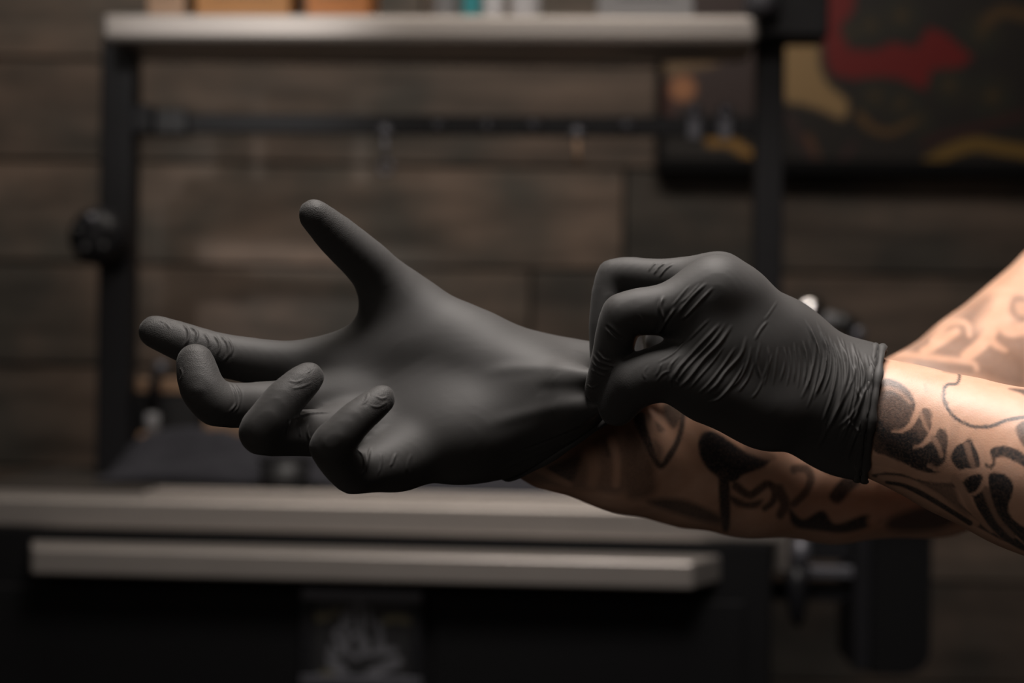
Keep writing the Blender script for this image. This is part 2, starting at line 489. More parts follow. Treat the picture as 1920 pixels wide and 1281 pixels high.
# plaque on the cabinet front
PF = FR2 + 0.050
pa = L(570, 1102, PF); pb = L(792, 1284, PF)
plate = MB().box((pa[0], PF - 0.008, pb[2]), (pb[0], PF, pa[2]), 0.001).build('name_plate', MT['blackbox'], trolley)
tag(plate, 'small black plaque with grey SOUL lettering')
bw = 0.012
for lo, hi in (((pa[0], pa[2] - 0.010), (pb[0], pa[2])), ((pa[0], pb[2]), (pb[0], pb[2] + 0.010)),
               ((pa[0], pb[2] + 0.010), (pa[0] + bw, pa[2] - 0.010)), ((pb[0] - bw, pb[2] + 0.010), (pb[0], pa[2] - 0.010))):
    MB().box((lo[0], PF - 0.014, lo[1]), (hi[0], PF - 0.007, hi[1]), 0.001).build('plate_frame', MT['greymetal'] if lo[0] == pa[0] and hi[0] == pb[0] else MT['black'], plate)
def flat_poly(pts, y0, y1, name, material, parent):
    n = len(pts)
    b = MB()
    b.add([(p[0], y0, p[1]) for p in pts] + [(p[0], y1, p[1]) for p in pts],
          [tuple(range(n)), tuple(range(2 * n - 1, n - 1, -1))] + [(i, n + i, n + (i + 1) % n, (i + 1) % n) for i in range(n)])
    return b.build(name, material, parent)
def text_mesh(txt, size, name, material, parent, loc, rot=0.0, extr=0.0015, sx=1.0):
    cu = bpy.data.curves.new(name, 'FONT'); cu.body = txt; cu.size = size; cu.extrude = extr
    cu.align_x = 'CENTER'; cu.align_y = 'CENTER'; cu.resolution_u = 4; cu.offset = size * 0.02
    t = bpy.data.objects.new(name, cu); col.objects.link(t)
    dg = bpy.context.evaluated_depsgraph_get(); dg.update()
    me = bpy.data.meshes.new_from_object(t.evaluated_get(dg))
    bpy.data.objects.remove(t)
    me.materials.clear(); me.materials.append(material)
    o = bpy.data.objects.new(name, me); o.parent = parent
    o.location = loc; o.rotation_euler = (math.pi / 2, rot, 0); o.scale = (sx, 1, 1)
    col.objects.link(o)
    return o
def pl(px, py):
    q = L(px, py, PF - 0.009); return (q[0], q[2])
letters = [('S', 634, 1206, 0.045, 0.30), ('O', 668, 1214, 0.040, 0.1), ('U', 694, 1206, 0.045, 0.0), ('L', 722, 1200, 0.05, -0.12)]
for ch, px, py, s, r in letters:
    q = L(px, py, PF - 0.009)
    text_mesh(ch, s, 'letter', MT['ivory'], plate, (q[0], PF - 0.009, q[2]), r, sx=0.85)
q = L(672, 1158, PF - 0.009)
for a in (((650, 1140), (662, 1134), (660, 1176), (652, 1180)), ((668, 1126), (680, 1122), (682, 1172), (670, 1176)), ((686, 1136), (696, 1142), (698, 1172), (690, 1172)), ((640, 1150), (648, 1146), (650, 1184), (640, 1180))):
    flat_poly([pl(*b) for b in a], PF - 0.0105, PF - 0.0075, 'scroll', MT['ivory'], plate)
flat_poly([pl(*a) for a in ((690, 1256), (745, 1232), (756, 1240), (748, 1250), (700, 1272), (684, 1268))], PF - 0.0105, PF - 0.0075, 'scroll', MT['ivory'], plate)
flat_poly([pl(*a) for a in ((612, 1228), (640, 1242), (655, 1262), (636, 1266), (616, 1252))], PF - 0.0105, PF - 0.0075, 'scroll', MT['ivory'], plate)
flat_poly([pl(*a) for a in ((590, 1148), (612, 1150), (636, 1138), (640, 1148), (616, 1164), (592, 1166))], PF - 0.0105, PF - 0.0075, 'ribbon', MT['gold'], plate)
flat_poly([pl(*a) for a in ((716, 1158), (742, 1150), (766, 1156), (778, 1172), (764, 1170), (740, 1166), (722, 1172))], PF - 0.0105, PF - 0.0075, 'ribbon', MT['gold'], plate)
flat_poly([pl(*a) for a in ((602, 1258), (624, 1256), (626, 1270), (600, 1272))], PF - 0.0105, PF - 0.0075, 'ribbon', MT['gold'], plate)

# bracket and hanging bin at the right side of the trolley
by0 = FR + 0.06
b0 = L(1448, 1012, by0); b1 = L(1478, 1075, by0)
MB().box((xr - 0.004, by0, b1[2]), (b1[0], by0 + 0.06, zt - 0.006), 0.003).build('side_bracket', MT['steel'], trolley)
r0 = L(1470, 1066, by0); r1 = L(1604, 1088, by0)
MB().box((b1[0] - 0.002, by0 + 0.012, r1[2]), (r1[0], by0 + 0.030, r0[2]), 0.002).build('side_rail', MT['greymetal'], trolley)
rk = L(1470, 1100, by0); rk2 = L(1600, 1138, by0)
MB().box((xc - 0.002, by0 + 0.03, rk2[2]), (r1[0], by0 + 0.05, rk[2]), 0.002).build('side_rail', MT['black'], trolley)
rk = L(1520, 1012, by0); rk2 = L(1600, 1060, by0)
MB().box((b1[0] + 0.012, by0 + 0.03, rk2[2]), (r1[0], by0 + 0.05, rk[2]), 0.002).build('side_rail', MT['black'], trolley)

def world_thing(name, label, cat, lp, group=None):
    o = empty(name, tuple(LW(lp)), YAW)
    return tag(o, label, cat, group)

bn0 = L(1600, 990, by0); bn1 = L(1744, 1268, by0)
bin_ = world_thing('hanging_bin', 'tall black hanging bin with a grey edge at the trolley side', 'bin', (bn0[0] + 0.002, by0, bn1[2]))
w = bn1[0] - bn0[0]; h = bn0[2] - bn1[2] + 0.02
def rounded_profile(w, h, r, n=6):
    pts = [(0, 0), (w - r, 0)]
    for i in range(1, n + 1):
        a = -math.pi / 2 + i / n * math.pi / 2
        pts.append((w - r + r * math.cos(a), r + r * math.sin(a)))
    pts += [(w, h), (0, h)]
    return pts
flat_poly([(a + 0.02, b) for a, b in rounded_profile(w - 0.022, h, 0.03)], 0.0, 0.10, 'bin_body', MT['pit'], bin_)
MB().box((0.0, -0.004, 0.004), (0.019, 0.10, h), 0.003).build('edge_strip', MT['black'], bin_)
MB().box((0.0, -0.006, h - 0.012), (w, 0.102, h + 0.004), 0.002).build('rim', MT['black'], bin_)

hk = L(1498, 1010, by0 - 0.01)
hook = world_thing('hanging_scraper', 'dark grey pointed tool hanging from the trolley side rail', 'tool', (hk[0], by0 - 0.012, L(1498, 1172, by0)[2]))
hh = hk[2] - L(1498, 1172, by0)[2]
MB().tube([(0, 0, 0.0), (-0.001, 0, 0.012), (-0.002, 0, 0.05), (0, 0, 0.065)], [0.003, 0.009, 0.013, 0.010], 16).build('blade', MT['black'], hook)
MB().tube([(0, 0, 0.063), (0.002, 0, hh - 0.012), (0.002, 0, hh)], [0.010, 0.011, 0.007], 16).build('handle', MT['greymetal'], hook)

# lamp-arm clamp with chrome knob on the right post
la = world_thing('clamp_arm', 'chrome and black jointed clamp arm fixed beside the right shelf post', 'clamp', (pr1, PY + 0.002, L(1520, 660, PY)[2]))
def rel(px, py, ly=PY):
    q = L(px, py, ly); b = np.array([pr1, PY + 0.002, L(1520, 660, PY)[2]]); return tuple(q - b)
cc = rel(1518, 586)
MB().lathe([(0.001, -0.021), (0.011, -0.020), (0.0185, -0.012), (0.0205, 0.0), (0.0185, 0.010), (0.010, 0.016), (0.001, 0.016)], cc, n=28, axis='y').build('chrome_knob', MT['chrome'], la)
MB().tube([rel(1520, 592), rel(1572, 606)], [0.011, 0.010], 18).build('barrel', MT['greyplastic'], la)
MB().tube([rel(1565, 600), rel(1600, 616)], [0.013, 0.012], 18).build('joint', MT['blackbox'], la)
cc = rel(1607, 627)
MB().lathe([(0.001, -0.016), (0.007, -0.015), (0.0095, -0.006), (0.0095, 0.006), (0.006, 0.012)], cc, n=20, axis='y').build('end_knob', MT['greymetal'], la)
MB().tube([rel(1455, 610), rel(1515, 600)], [0.008, 0.008], 14).build('clamp_bar', MT['black'], la)
MB().tube([rel(1600, 630), rel(1620, 760), rel(1560, 900)], [0.008, 0.008, 0.008], 14).build('lower_arm', MT['black'], la)

# hooks hanging on the rail
def s_hook(px, py0, py1, label, ring=True, material='greymetal'):
    a = L(px, py0, PY - 0.004); b = L(px + 3, py1, PY - 0.004)
    t = world_thing('rail_hook', label, 'hook', (a[0], PY - 0.006, b[2]), 'hooks on the black rail')
    hgt = a[2] - b[2]
    MB().lathe([(0.001, -0.006), (0.0075, -0.005), (0.0095, 0.0), (0.0095, 0.004)], (0, 0, hgt), n=18, axis='y').build('head', MT[material], t)
    MB().tube([(0, -0.002, hgt - 0.006), (0.001, -0.004, hgt * 0.5), (0.002, -0.003, 0.008)], 0.0032, 10).build('shank', MT['tan' if not ring else 'greymetal'], t)
    if ring:
        pts = [(0.002 + 0.008 * math.sin(x), -0.003, 0.0 + 0.008 * math.cos(x)) for x in np.linspace(0, 2 * math.pi * 0.93, 18)]
        MB().tube(pts, 0.0026, 8).build('ring', MT['greymetal'], t)
s_hook(722, 248, 315, 'steel hook with a ring end on the rail above the raised thumb')
s_hook(1082, 251, 320, 'plain hook on the rail above the pinching gloved hand', ring=False)
for px, lab in ((1302, 'left of two pale clips on the rail beside the right post'), (1360, 'right of two pale clips on the rail beside the right post')):
    a = L(px, 210, PY - 0.004); b = L(px, 262, PY - 0.004)
    t = world_thing('rail_clip', lab, 'clip', (a[0], PY - 0.004, b[2]), 'clips on the black rail')
    hgt = a[2] - b[2]
    MB().lathe([(0.001, -0.006), (0.008, -0.005), (0.010, 0.0), (0.010, 0.005)], (0, 0, hgt), n=18, axis='y').build('head', MT['greymetal'], t)
    MB().box((-0.008, -0.004, 0), (0.008, 0.003, hgt - 0.004), 0.002).build('jaw', MT['greymetal'], t)

# ------------------------------------------------------------------ things on the overhead shelf
def on_shelf(name, label, cat, px0, px1, ly, group=None):
    a = L((px0 + px1) / 2, 20, ly)
    w = (L(px1, 20, ly)[0] - L(px0, 20, ly)[0])
    return world_thing(name, label, cat, (a[0], ly, zs_t), group), w
def carton(px0, px1, hgt, m_, label, ly=0.025, dep=0.08):
    t, w = on_shelf('carton', label, 'box', px0, px1, ly, 'cartons on the overhead shelf')
    MB().box((-w / 2, 0, 0.0), (w / 2, dep, hgt), 0.002).build('box_body', MT[m_], t)
    MB().box((-w / 2 - 0.001, -0.001, hgt - 0.02), (w / 2 + 0.001, dep + 0.001, hgt + 0.001), 0.001).build('lid', MT[m_], t)
    MB().box((-w * 0.3, -0.0012, 0.03), (w * 0.3, 0.0, hgt - 0.03)).build('box_label', MT['tan'], t)
carton(276, 346, 0.10, 'tan', 'narrow brown carton leftmost on the overhead shelf')
carton(366, 542, 0.12, 'cardboard', 'wide brown carton on the left of the overhead shelf')
carton(574, 692, 0.11, 'orange', 'orange brown carton on the overhead shelf right of the wide one')
def bottle(px0, px1, hgt, m_, label, cap='white', ly=0.04):
    t, w = on_shelf('bottle', label, 'bottle', px0, px1, ly, 'bottles on the overhead shelf')
    r = w / 2
    MB().lathe([(r * 0.9, 0), (r, 0.004), (r, hgt * 0.7), (r * 0.85, hgt * 0.78), (r * 0.4, hgt * 0.86), (r * 0.4, hgt * 0.9)], n=24).build('bottle_body', MT[m_], t)
    MB().lathe([(r * 0.46, hgt * 0.88), (r * 0.46, hgt), (r * 0.3, hgt * 1.02)], n=20).build('cap', MT[cap], t)
bottle(812, 860, 0.12, 'greyplastic', 'grey bottle on the overhead shelf left of the teal bottle')
bottle(866, 902, 0.11, 'teal', 'small teal bottle on the overhead shelf')
bottle(906, 946, 0.12, 'white', 'white bottle on the overhead shelf right of the teal bottle')
bottle(958, 1014, 0.13, 'white', 'wide pale bottle rightmost of the bottles on the overhead shelf')
carton(1120, 1300, 0.06, 'greyplastic', 'low dark grey box on the right of the overhead shelf', 0.03, 0.07)
t, w = on_shelf('chrome_cap_jar', 'small jar with a bright cap at the right end of the overhead shelf', 'jar', 1395, 1462, 0.0)
t.location.z += 0.012 + 0.0
MB().lathe([(w * 0.42, 0), (w * 0.5, 0.003), (w * 0.5, 0.03), (w * 0.44, 0.034)], n=24).build('jar_body', MT['greymetal'], t)
MB().lathe([(w * 0.46, 0.033), (w * 0.46, 0.045), (w * 0.4, 0.048)], n=24).build('cap', MT['white'], t)
t.location.z -= 0.012

# ------------------------------------------------------------------ things on the worktop
def on_top(name, label, cat, px, ly, group=None):
    a = L(px, 900, ly)
    return world_thing(name, label, cat, (a[0], ly, zt), group)
def wid(px0, px1, ly): return L(px1, 800, ly)[0] - L(px0, 800, ly)[0]
# steel tray lying on the worktop
ty0, ty1 = FR + 0.018, FR + 0.068
tx0 = L(268, 930, ty0)[0]; tx1 = L(1205, 930, ty0)[0]
tr = world_thing('steel_tray', 'long shallow steel tray lying on the trolley worktop', 'tray', ((tx0 + tx1) / 2, (ty0 + ty1) / 2, zt))
hw, hd = (tx1 - tx0) / 2, (ty1 - ty0) / 2
MB().box((-hw, -hd, 0), (hw, hd, 0.003), 0.001).build('tray_base', MT['steel'], tr)
for lo, hi in (((-hw, -hd), (hw, -hd + 0.006)), ((-hw, hd - 0.006), (hw, hd)), ((-hw, -hd + 0.006), (-hw + 0.006, hd - 0.006)), ((hw - 0.006, -hd + 0.006), (hw, hd - 0.006))):
    MB().box((*lo, 0.0025), (*hi, 0.007), 0.0015).build('tray_rim', MT['steel'], tr)
# crumpled black cloth in the tray
def cloth(px0, px1, ly0, ly1, hmax, label, seed, base):
    x0 = L(px0, 900, ly0)[0]; x1 = L(px1, 900, ly0)[0]
    t = world_thing('cloth', label, 'cloth', ((x0 + x1) / 2, (ly0 + ly1) / 2, base))
    nx, ny = 120, 40
    r = np.random.default_rng(seed)
    X, Y = np.meshgrid(np.linspace(-1, 1, nx), np.linspace(-1, 1, ny))
    Z = np.zeros_like(X)
    for k in range(26):
        f = r.uniform(1.5, 9, 2); ph = r.uniform(0, 6.28, 2); a = 1.0 / (f.sum())
        Z += a * np.abs(np.sin(f[0] * X + ph[0] + 1.3 * np.sin(f[1] * Y))) * np.cos(f[1] * Y + ph[1])
    Z = (Z - Z.min()) / (Z.max() - Z.min())
    env = np.clip(1 - np.abs(X) ** 6, 0, 1) * np.clip(1 - np.abs(Y) ** 4, 0, 1)
    H = 0.002 + hmax * (0.25 + 0.75 * Z) * env
    V = np.stack([X * (x1 - x0) / 2 * (1 + 0.02 * np.sin(5 * Y)), Y * (ly1 - ly0) / 2 * (1 + 0.06 * np.sin(4 * X)), H], -1).reshape(-1, 3)
    idx = np.arange(nx * ny).reshape(ny, nx)
    Fq = np.stack([idx[:-1, :-1], idx[:-1, 1:], idx[1:, 1:], idx[1:, :-1]], -1).reshape(-1, 4)
    o = mesh_np('fabric', V, Fq, MT['cloth'], t)
    so = o.modifiers.new('thickness', 'SOLIDIFY'); so.thickness = 0.0015; so.offset = 1
    return t
cloth(180, 640, -0.058, 0.045, 0.066, 'crumpled charcoal cloth bundled on the trolley under the fingertips', 3, zt + 0.002)
cloth(660, 1200, -0.110, 0.06, 0.022, 'flat folded charcoal cloth on the trolley under the wrist', 5, zt + 0.002)
# black cup
t = on_top('black_cup', 'small black cup standing under the curled little finger', 'cup', 534, -0.095)
t.location.z = zt + 0.002
r = wid(486, 582, -0.095) / 2
MB().lathe([(r * 0.85, 0), (r * 0.9, 0.002), (r, 0.036), (r * 0.92, 0.036), (r * 0.8, 0.006)], n=32).build('cup_wall', MT['blackbox'], t)
MB().lathe([(r * 1.0, 0.034), (r * 1.04, 0.036), (r * 1.0, 0.038), (r * 0.93, 0.0365)], n=32).build('cup_rim', MT['black'], t)
# black box with brown lid at the left post
ly = 0.105
t = on_top('supply_box', 'black box with a brown lid behind the left post', 'box', 291, ly)
w = wid(216, 372, ly); hgt = L(300, 712, ly)[2] - zt
MB().box((-w / 2, 0, 0.0), (w / 2, 0.06, hgt - 0.016), 0.002).build('box_body', MT['blackbox'], t)
MB().box((-w / 2 - 0.001, -0.002, hgt - 0.017), (w / 2 + 0.001, 0.062, hgt), 0.002).build('lid', MT['tan'], t)
# small steel stand in front of it
ly = 0.075
t = on_top('machine_stand', 'small steel rod stand on a round brown base behind the middle finger', 'stand', 284, ly)
base_z = L(284, 832, ly)[2] - zt
MB().lathe([(0.021, 0), (0.022, 0.004), (0.018, 0.010), (0.012, base_z * 0.5), (0.010, base_z)], n=28).build('foot', MT['blackbox'], t)
MB().lathe([(0.017, base_z), (0.018, base_z + 0.004), (0.018, base_z + 0.012), (0.015, base_z + 0.014)], n=28).build('base_disc', MT['tan'], t)
MB().tube([(0, 0, base_z + 0.01), (0, 0, base_z + 0.035), (0, 0, base_z + 0.042)], [0.0095, 0.009, 0.0055], 18).build('sleeve', MT['greyplastic'], t)
top_z = L(300, 690, ly)[2] - zt
MB().tube([(0, 0, base_z + 0.04), (0.001, 0, top_z - 0.02), (0.008, 0, top_z - 0.004)], [0.0075, 0.0075, 0.006], 16).build('rod', MT['black'], t)
MB().lathe([(0.001, -0.010), (0.006, -0.009), (0.0105, 0.0), (0.006, 0.008), (0.001, 0.009)], (0.011, -0.002, top_z), n=20, axis='y').build('knob', MT['greymetal'], t)
# tan wooden block
ly = 0.115
t = on_top('wooden_block', 'small tan wooden block behind the curled ring finger', 'block', 440, ly)
w = wid(380, 500, ly)
MB().box((-w / 2, 0, 0), (w / 2, 0.045, L(440, 788, ly)[2] - zt), 0.003).build('block_body', MT['tan'], t)
MB().box((-w / 2 + 0.004, -0.002, 0.012), (w / 2 - 0.004, 0.0, 0.02)).build('groove', MT['batten'], t)

# ------------------------------------------------------------------ framed painting on the back wall
pyw = WALL_Y - 0.030
def W(px, py, y):
    d = P(px, py, 1.0) - CAM
    t = y / d[1]
    q = CAM + d * t
    return q
fa = W(1228, 330, pyw); fx1 = W(2060, 330, pyw)[0]; fz1 = W(1500, -210, pyw)[2]
fz0 = (W(1300, 328, pyw)[2] + W(1850, 330, pyw)[2]) / 2
pic = empty('framed_painting', ((fa[0] + fx1) / 2, pyw, fz0))
tag(pic, 'dark framed painting of red and gold swirls on the plank wall', 'painting')
o3 = np.array(pic.location)
wx = (fx1 - fa[0]) / 2; hz = fz1 - fz0
fw = 0.022
for lo, hi in (((-wx, 0), (wx, fw)), ((-wx, hz - fw), (wx, hz)), ((-wx, fw), (-wx + 0.008, hz - fw)), ((wx - fw, fw), (wx, hz - fw))):
    MB().box((lo[0], -0.022, lo[1]), (hi[0], 0.010, hi[1]), 0.003).build('frame_rail', MT['pit'], pic)
# canvas with painted shapes
nx, nz = 330, 240
gx = np.linspace(-wx + 0.006, wx - fw + 0.002, nx); gz = np.linspace(fw - 0.002, hz - fw + 0.002, nz)
GX, GZ = np.meshgrid(gx, gz)
V = np.stack([GX, np.full_like(GX, -0.010), GZ], -1).reshape(-1, 3)
idx = np.arange(nx * nz).reshape(nz, nx)
Fq = np.stack([idx[:-1, :-1], idx[:-1, 1:], idx[1:, 1:], idx[1:, :-1]], -1).reshape(-1, 4)
wp = V + o3
ppx, ppy, _ = project(wp)

def poly_sd(x, y, poly):
    """signed distance (negative inside) of points to a polygon"""
    x = np.asarray(x, float); y = np.asarray(y, float)
    d = np.full(x.shape, 1e9); inside = np.zeros(x.shape, bool)
    n = len(poly)
    for i in range(n):
        ax, ay = poly[i]; bx, by = poly[(i + 1) % n]
        ex, ey = bx - ax, by - ay
        t = np.clip(((x - ax) * ex + (y - ay) * ey) / (ex * ex + ey * ey + 1e-9), 0, 1)
        d = np.minimum(d, np.hypot(x - ax - t * ex, y - ay - t * ey))
        c1 = (ay > y) != (by > y)
        if ey != 0:
            xi = ax + (y - ay) / ey * ex
            inside ^= c1 & (x < xi)
    return np.where(inside, -d, d)
def smooth_line(pts, n=24):
    """Catmull-Rom resampling of a polyline"""
    p = np.asarray(pts, float)
    q = np.vstack([2 * p[0] - p[1], p, 2 * p[-1] - p[-2]])
    out = []
    for i in range(1, len(q) - 2):
        t = np.linspace(0, 1, n, endpoint=False)[:, None]
        a, b, c_, d_ = q[i - 1], q[i], q[i + 1], q[i + 2]
        out.append(0.5 * (2 * b + (c_ - a) * t + (2 * a - 5 * b + 4 * c_ - d_) * t ** 2 + (3 * b - a - 3 * c_ + d_) * t ** 3))
    out.append(p[-1:])
    return np.vstack(out)
def smooth_poly(pts, n=6):
    p = list(pts)
    q = smooth_line(p[-2:] + p + p[:2], n)
    return q[2 * n: 2 * n + n * len(p)].tolist()
def stroke_sd(x, y, pts, w0, w1=None, n=10):
    w1 = w0 if w1 is None else w1
    p = smooth_line(pts, n)
    best = np.full(x.shape, 1e9)
    for i in range(len(p) - 1):
        ax, ay = p[i]; ex, ey = p[i + 1] - p[i]
        t = np.clip(((x - ax) * ex + (y - ay) * ey) / (ex * ex + ey * ey + 1e-9), 0, 1)
        wd = w0 + (w1 - w0) * (i + t) / (len(p) - 1)
        best = np.minimum(best, np.hypot(x - ax - t * ex, y - ay - t * ey) - wd)
    return best
def cover(sd, s): return np.clip(0.5 - sd / (2 * s), 0, 1)

paint = np.tile(np.array([0.020, 0.016, 0.014]), (len(V), 1))
def dab(sd, rgb, s=4.0, k=1.0):
    global paint
    a = (cover(sd, s) * k)[:, None]
    paint = paint * (1 - a) + np.array(rgb) * a
dab(poly_sd(ppx, ppy, [(1230, -200), (1430, -200), (1430, 215), (1232, 215)]), (0.060, 0.036, 0.034), 12)
dab(poly_sd(ppx, ppy, [(1232, 150), (1260, 160), (1262, 215), (1232, 215)]), (0.10, 0.03, 0.02), 10)
dab(stroke_sd(ppx, ppy, [(1238, 132), (1285, 122), (1330, 114), (1360, 98)], 13, 11), (0.24, 0.15, 0.075))
dab(np.hypot(ppx - 1280, ppy - 166) - 24, (0.55, 0.24, 0.11), 6)
dab(np.hypot(ppx - 1265, ppy - 237) - 12, (0.22, 0.12, 0.03))
dab(stroke_sd(ppx, ppy, [(1335, 264), (1365, 264), (1395, 283), (1412, 290)], 12, 9), (0.38, 0.20, 0.04))
dab(poly_sd(ppx, ppy, smooth_poly([(1478, 44), (1530, 40), (1536, 120), (1552, 158), (1588, 190), (1580, 222), (1540, 206), (1502, 194), (1472, 186), (1466, 120)])), (0.42, 0.27, 0.12), 6)
red = [(1545, -40), (1605, -40), (1600, 20), (1575, 50), (1590, 92), (1640, 96), (1672, 80), (1720, 90), (1742, 52), (1770, 62), (1820, 105), (1800, 125), (1750, 128), (1735, 168), (1690, 148), (1650, 140), (1600, 148), (1562, 140), (1548, 110), (1545, 40)]
dab(poly_sd(ppx, ppy, red), (0.20, 0.007, 0.007), 5)
for fx, fy, fr in ((1632, 48, 40), (1690, 30, 46), (1600, 60, 26), (1640, 180, 40), (1690, 195, 44), (1780, 160, 46), (1840, 60, 48), (1860, 180, 50), (1720, 225, 38)):
    for k in range(6):
        an = k * math.pi / 3 + fx
        dab(np.hypot(ppx - fx - fr * 0.5 * math.cos(an), ppy - fy - fr * 0.5 * math.sin(an)) - fr * 0.42, (0.030, 0.025, 0.016) if k % 2 else (0.026, 0.026, 0.018), 5, 0.9)
    dab(np.hypot(ppx - fx, ppy - fy) - fr * 0.25, (0.075, 0.048, 0.018), 5)
dab(poly_sd(ppx, ppy, [(1738, 60), (1770, 66), (1822, 108), (1800, 126), (1740, 130), (1732, 164), (1700, 150), (1700, 120)]), (0.20, 0.007, 0.007), 5)
dab(poly_sd(ppx, ppy, [(1552, 60), (1580, 70), (1590, 98), (1660, 100), (1700, 110), (1690, 140), (1600, 146), (1556, 132)]), (0.20, 0.007, 0.007), 5)
dab(stroke_sd(ppx, ppy, [(1612, 218), (1635, 240), (1670, 248), (1705, 232)], 9, 6), (0.14, 0.075, 0.025))
dab(stroke_sd(ppx, ppy, [(1515, 260), (1528, 290), (1540, 312)], 9, 6), (0.14, 0.06, 0.025))
dab(stroke_sd(ppx, ppy, [(1480, 220), (1520, 290), (1560, 318), (1600, 270)], 7, 6), (0.055, 0.024, 0.024))
dab(stroke_sd(ppx, ppy, [(1742, 306), (1780, 284), (1830, 270), (1880, 278), (1960, 290)], 13, 12), (0.24, 0.14, 0.03))
dab(stroke_sd(ppx, ppy, [(1850, 40), (1880, 22), (1930, 30)], 12, 12), (0.10, 0.055, 0.02))
dab(stroke_sd(ppx, ppy, [(1735, 270), (1760, 258), (1850, 235), (1920, 215)], 8, 8), (0.05, 0.016, 0.014))
rgba = np.concatenate([paint * 0.6, np.ones((len(V), 1))], 1)
mesh_np('canvas', V, Fq, MT['paint'], pic, attrs={'paint': rgba})

# ================================================================== THE PERSON: arms and gloved hands
def smin(a, b, k):
    h = np.maximum(k - np.abs(a - b), 0) / k
    return np.minimum(a, b) - h * h * k * 0.25
def cone(p, a, b, ra, rb):
    ba = b - a
    t = np.clip((p - a) @ ba / (ba @ ba + 1e-12), 0, 1)
    q = p - a - t[:, None] * ba
    return np.sqrt(np.einsum('ij,ij->i', q, q)) - (ra + (rb - ra) * t)
def joint(t):
    px, py, off, rp = t
    d = 0.64 + off
    return P(px, py, d), rp * d / F
def chain(pts):
    j = [joint(t) for t in pts]
    return [(j[i][0], j[i + 1][0], j[i][1], j[i + 1][1]) for i in range(len(j) - 1)]
def chain_sdf(p, segs, k):
    d = None
    for s in segs:
        e = cone(p, *s)
        d = e if d is None else smin(d, e, k)
    return d
def finger(pts, sub=3):
    """a digit as one smooth tapering tube: joints resampled along a curve, with its bounding box"""
    j = [joint(t) for t in pts]
    k_ = np.array([np.append(a, r) for a, r in j])
    q = smooth_line(k_, sub)
    t_ = np.linspace(0, len(k_) - 1, len(q))
    lin = np.stack([np.interp(t_, np.arange(len(k_)), k_[:, c_]) for c_ in range(4)], 1)
    q = 0.45 * q + 0.55 * lin
    segs = [(q[i, :3], q[i + 1, :3], q[i, 3], q[i + 1, 3]) for i in range(len(q) - 1)]
    return segs, (q[:, :3] - q[:, 3:]).min(0), (q[:, :3] + q[:, 3:]).max(0)
def finger_sdf(p, fg):
    segs, lo_, hi_ = fg
    out = np.maximum(lo_ - p, p - hi_)
    d = np.linalg.norm(np.maximum(out, 0), axis=1) + 0.001
    s_ = np.where(d < 0.017)[0]
    if len(s_):
        q = p[s_]
        e = cone(q, *segs[0])
        for sg in segs[1:]:
            e = np.minimum(e, cone(q, *sg))
        d[s_] = e
    return d
def evalchunks(f, p, n=400000):
    return np.concatenate([f(p[i:i + n]) for i in range(0, len(p), n)])

def surface_nets(f, lo, hi, h):
    lo = np.asarray(lo, float); hi = np.asarray(hi, float)
    N = np.ceil((hi - lo) / h).astype(int) + 1
    ax = [lo[i] + h * np.arange(N[i]) for i in range(3)]
    G = np.stack(np.meshgrid(*ax, indexing='ij'), -1).reshape(-1, 3)
    D = evalchunks(f, G).reshape(N)
    S = D < 0
    cnt = np.zeros(N - 1, np.int8)
    for i in (0, 1):
        for j in (0, 1):
            for k in (0, 1):
                cnt += S[i:N[0] - 1 + i, j:N[1] - 1 + j, k:N[2] - 1 + k]
    act = (cnt > 0) & (cnt < 8)
    C = np.argwhere(act)
    ids = np.full(N - 1, -1, np.int64); ids[act] = np.arange(len(C))
    acc = np.zeros((len(C), 3)); num = np.zeros(len(C))
    cor = [(i, j, k) for i in (0, 1) for j in (0, 1) for k in (0, 1)]
    for a in cor:
        for axis in range(3):
            if a[axis] == 1: continue
            b = list(a); b[axis] = 1
            A = C + np.array(a); B = C + np.array(b)
            fa_ = D[A[:, 0], A[:, 1], A[:, 2]]; fb_ = D[B[:, 0], B[:, 1], B[:, 2]]
            x = (fa_ < 0) != (fb_ < 0)
            t = np.where(x, fa_ / np.where(x, fa_ - fb_, 1), 0)
            acc[x] += (A + t[:, None] * (B - A))[x]; num[x] += 1
    V = lo + h * acc / num[:, None]
    quads = []
    for axis in range(3):
        u, v = (axis + 1) % 3, (axis + 2) % 3
        sl0 = [slice(None)] * 3; sl1 = [slice(None)] * 3
        sl0[axis] = slice(0, N[axis] - 1); sl1[axis] = slice(1, N[axis])
        E = S[tuple(sl0)] != S[tuple(sl1)]
        I = np.argwhere(E)
        ok = (I[:, u] > 0) & (I[:, v] > 0) & (I[:, u] < N[u] - 1) & (I[:, v] < N[v] - 1)
        I = I[ok]
        def cell(du, dv):
            J = I.copy(); J[:, u] -= du; J[:, v] -= dv
            return ids[J[:, 0], J[:, 1], J[:, 2]]
        q = np.stack([cell(1, 1), cell(0, 1), cell(0, 0), cell(1, 0)], -1)
        flip = ~S[I[:, 0], I[:, 1], I[:, 2]]
        q[flip] = q[flip][:, ::-1]
        quads.append(q)
    return V, np.vstack(quads)

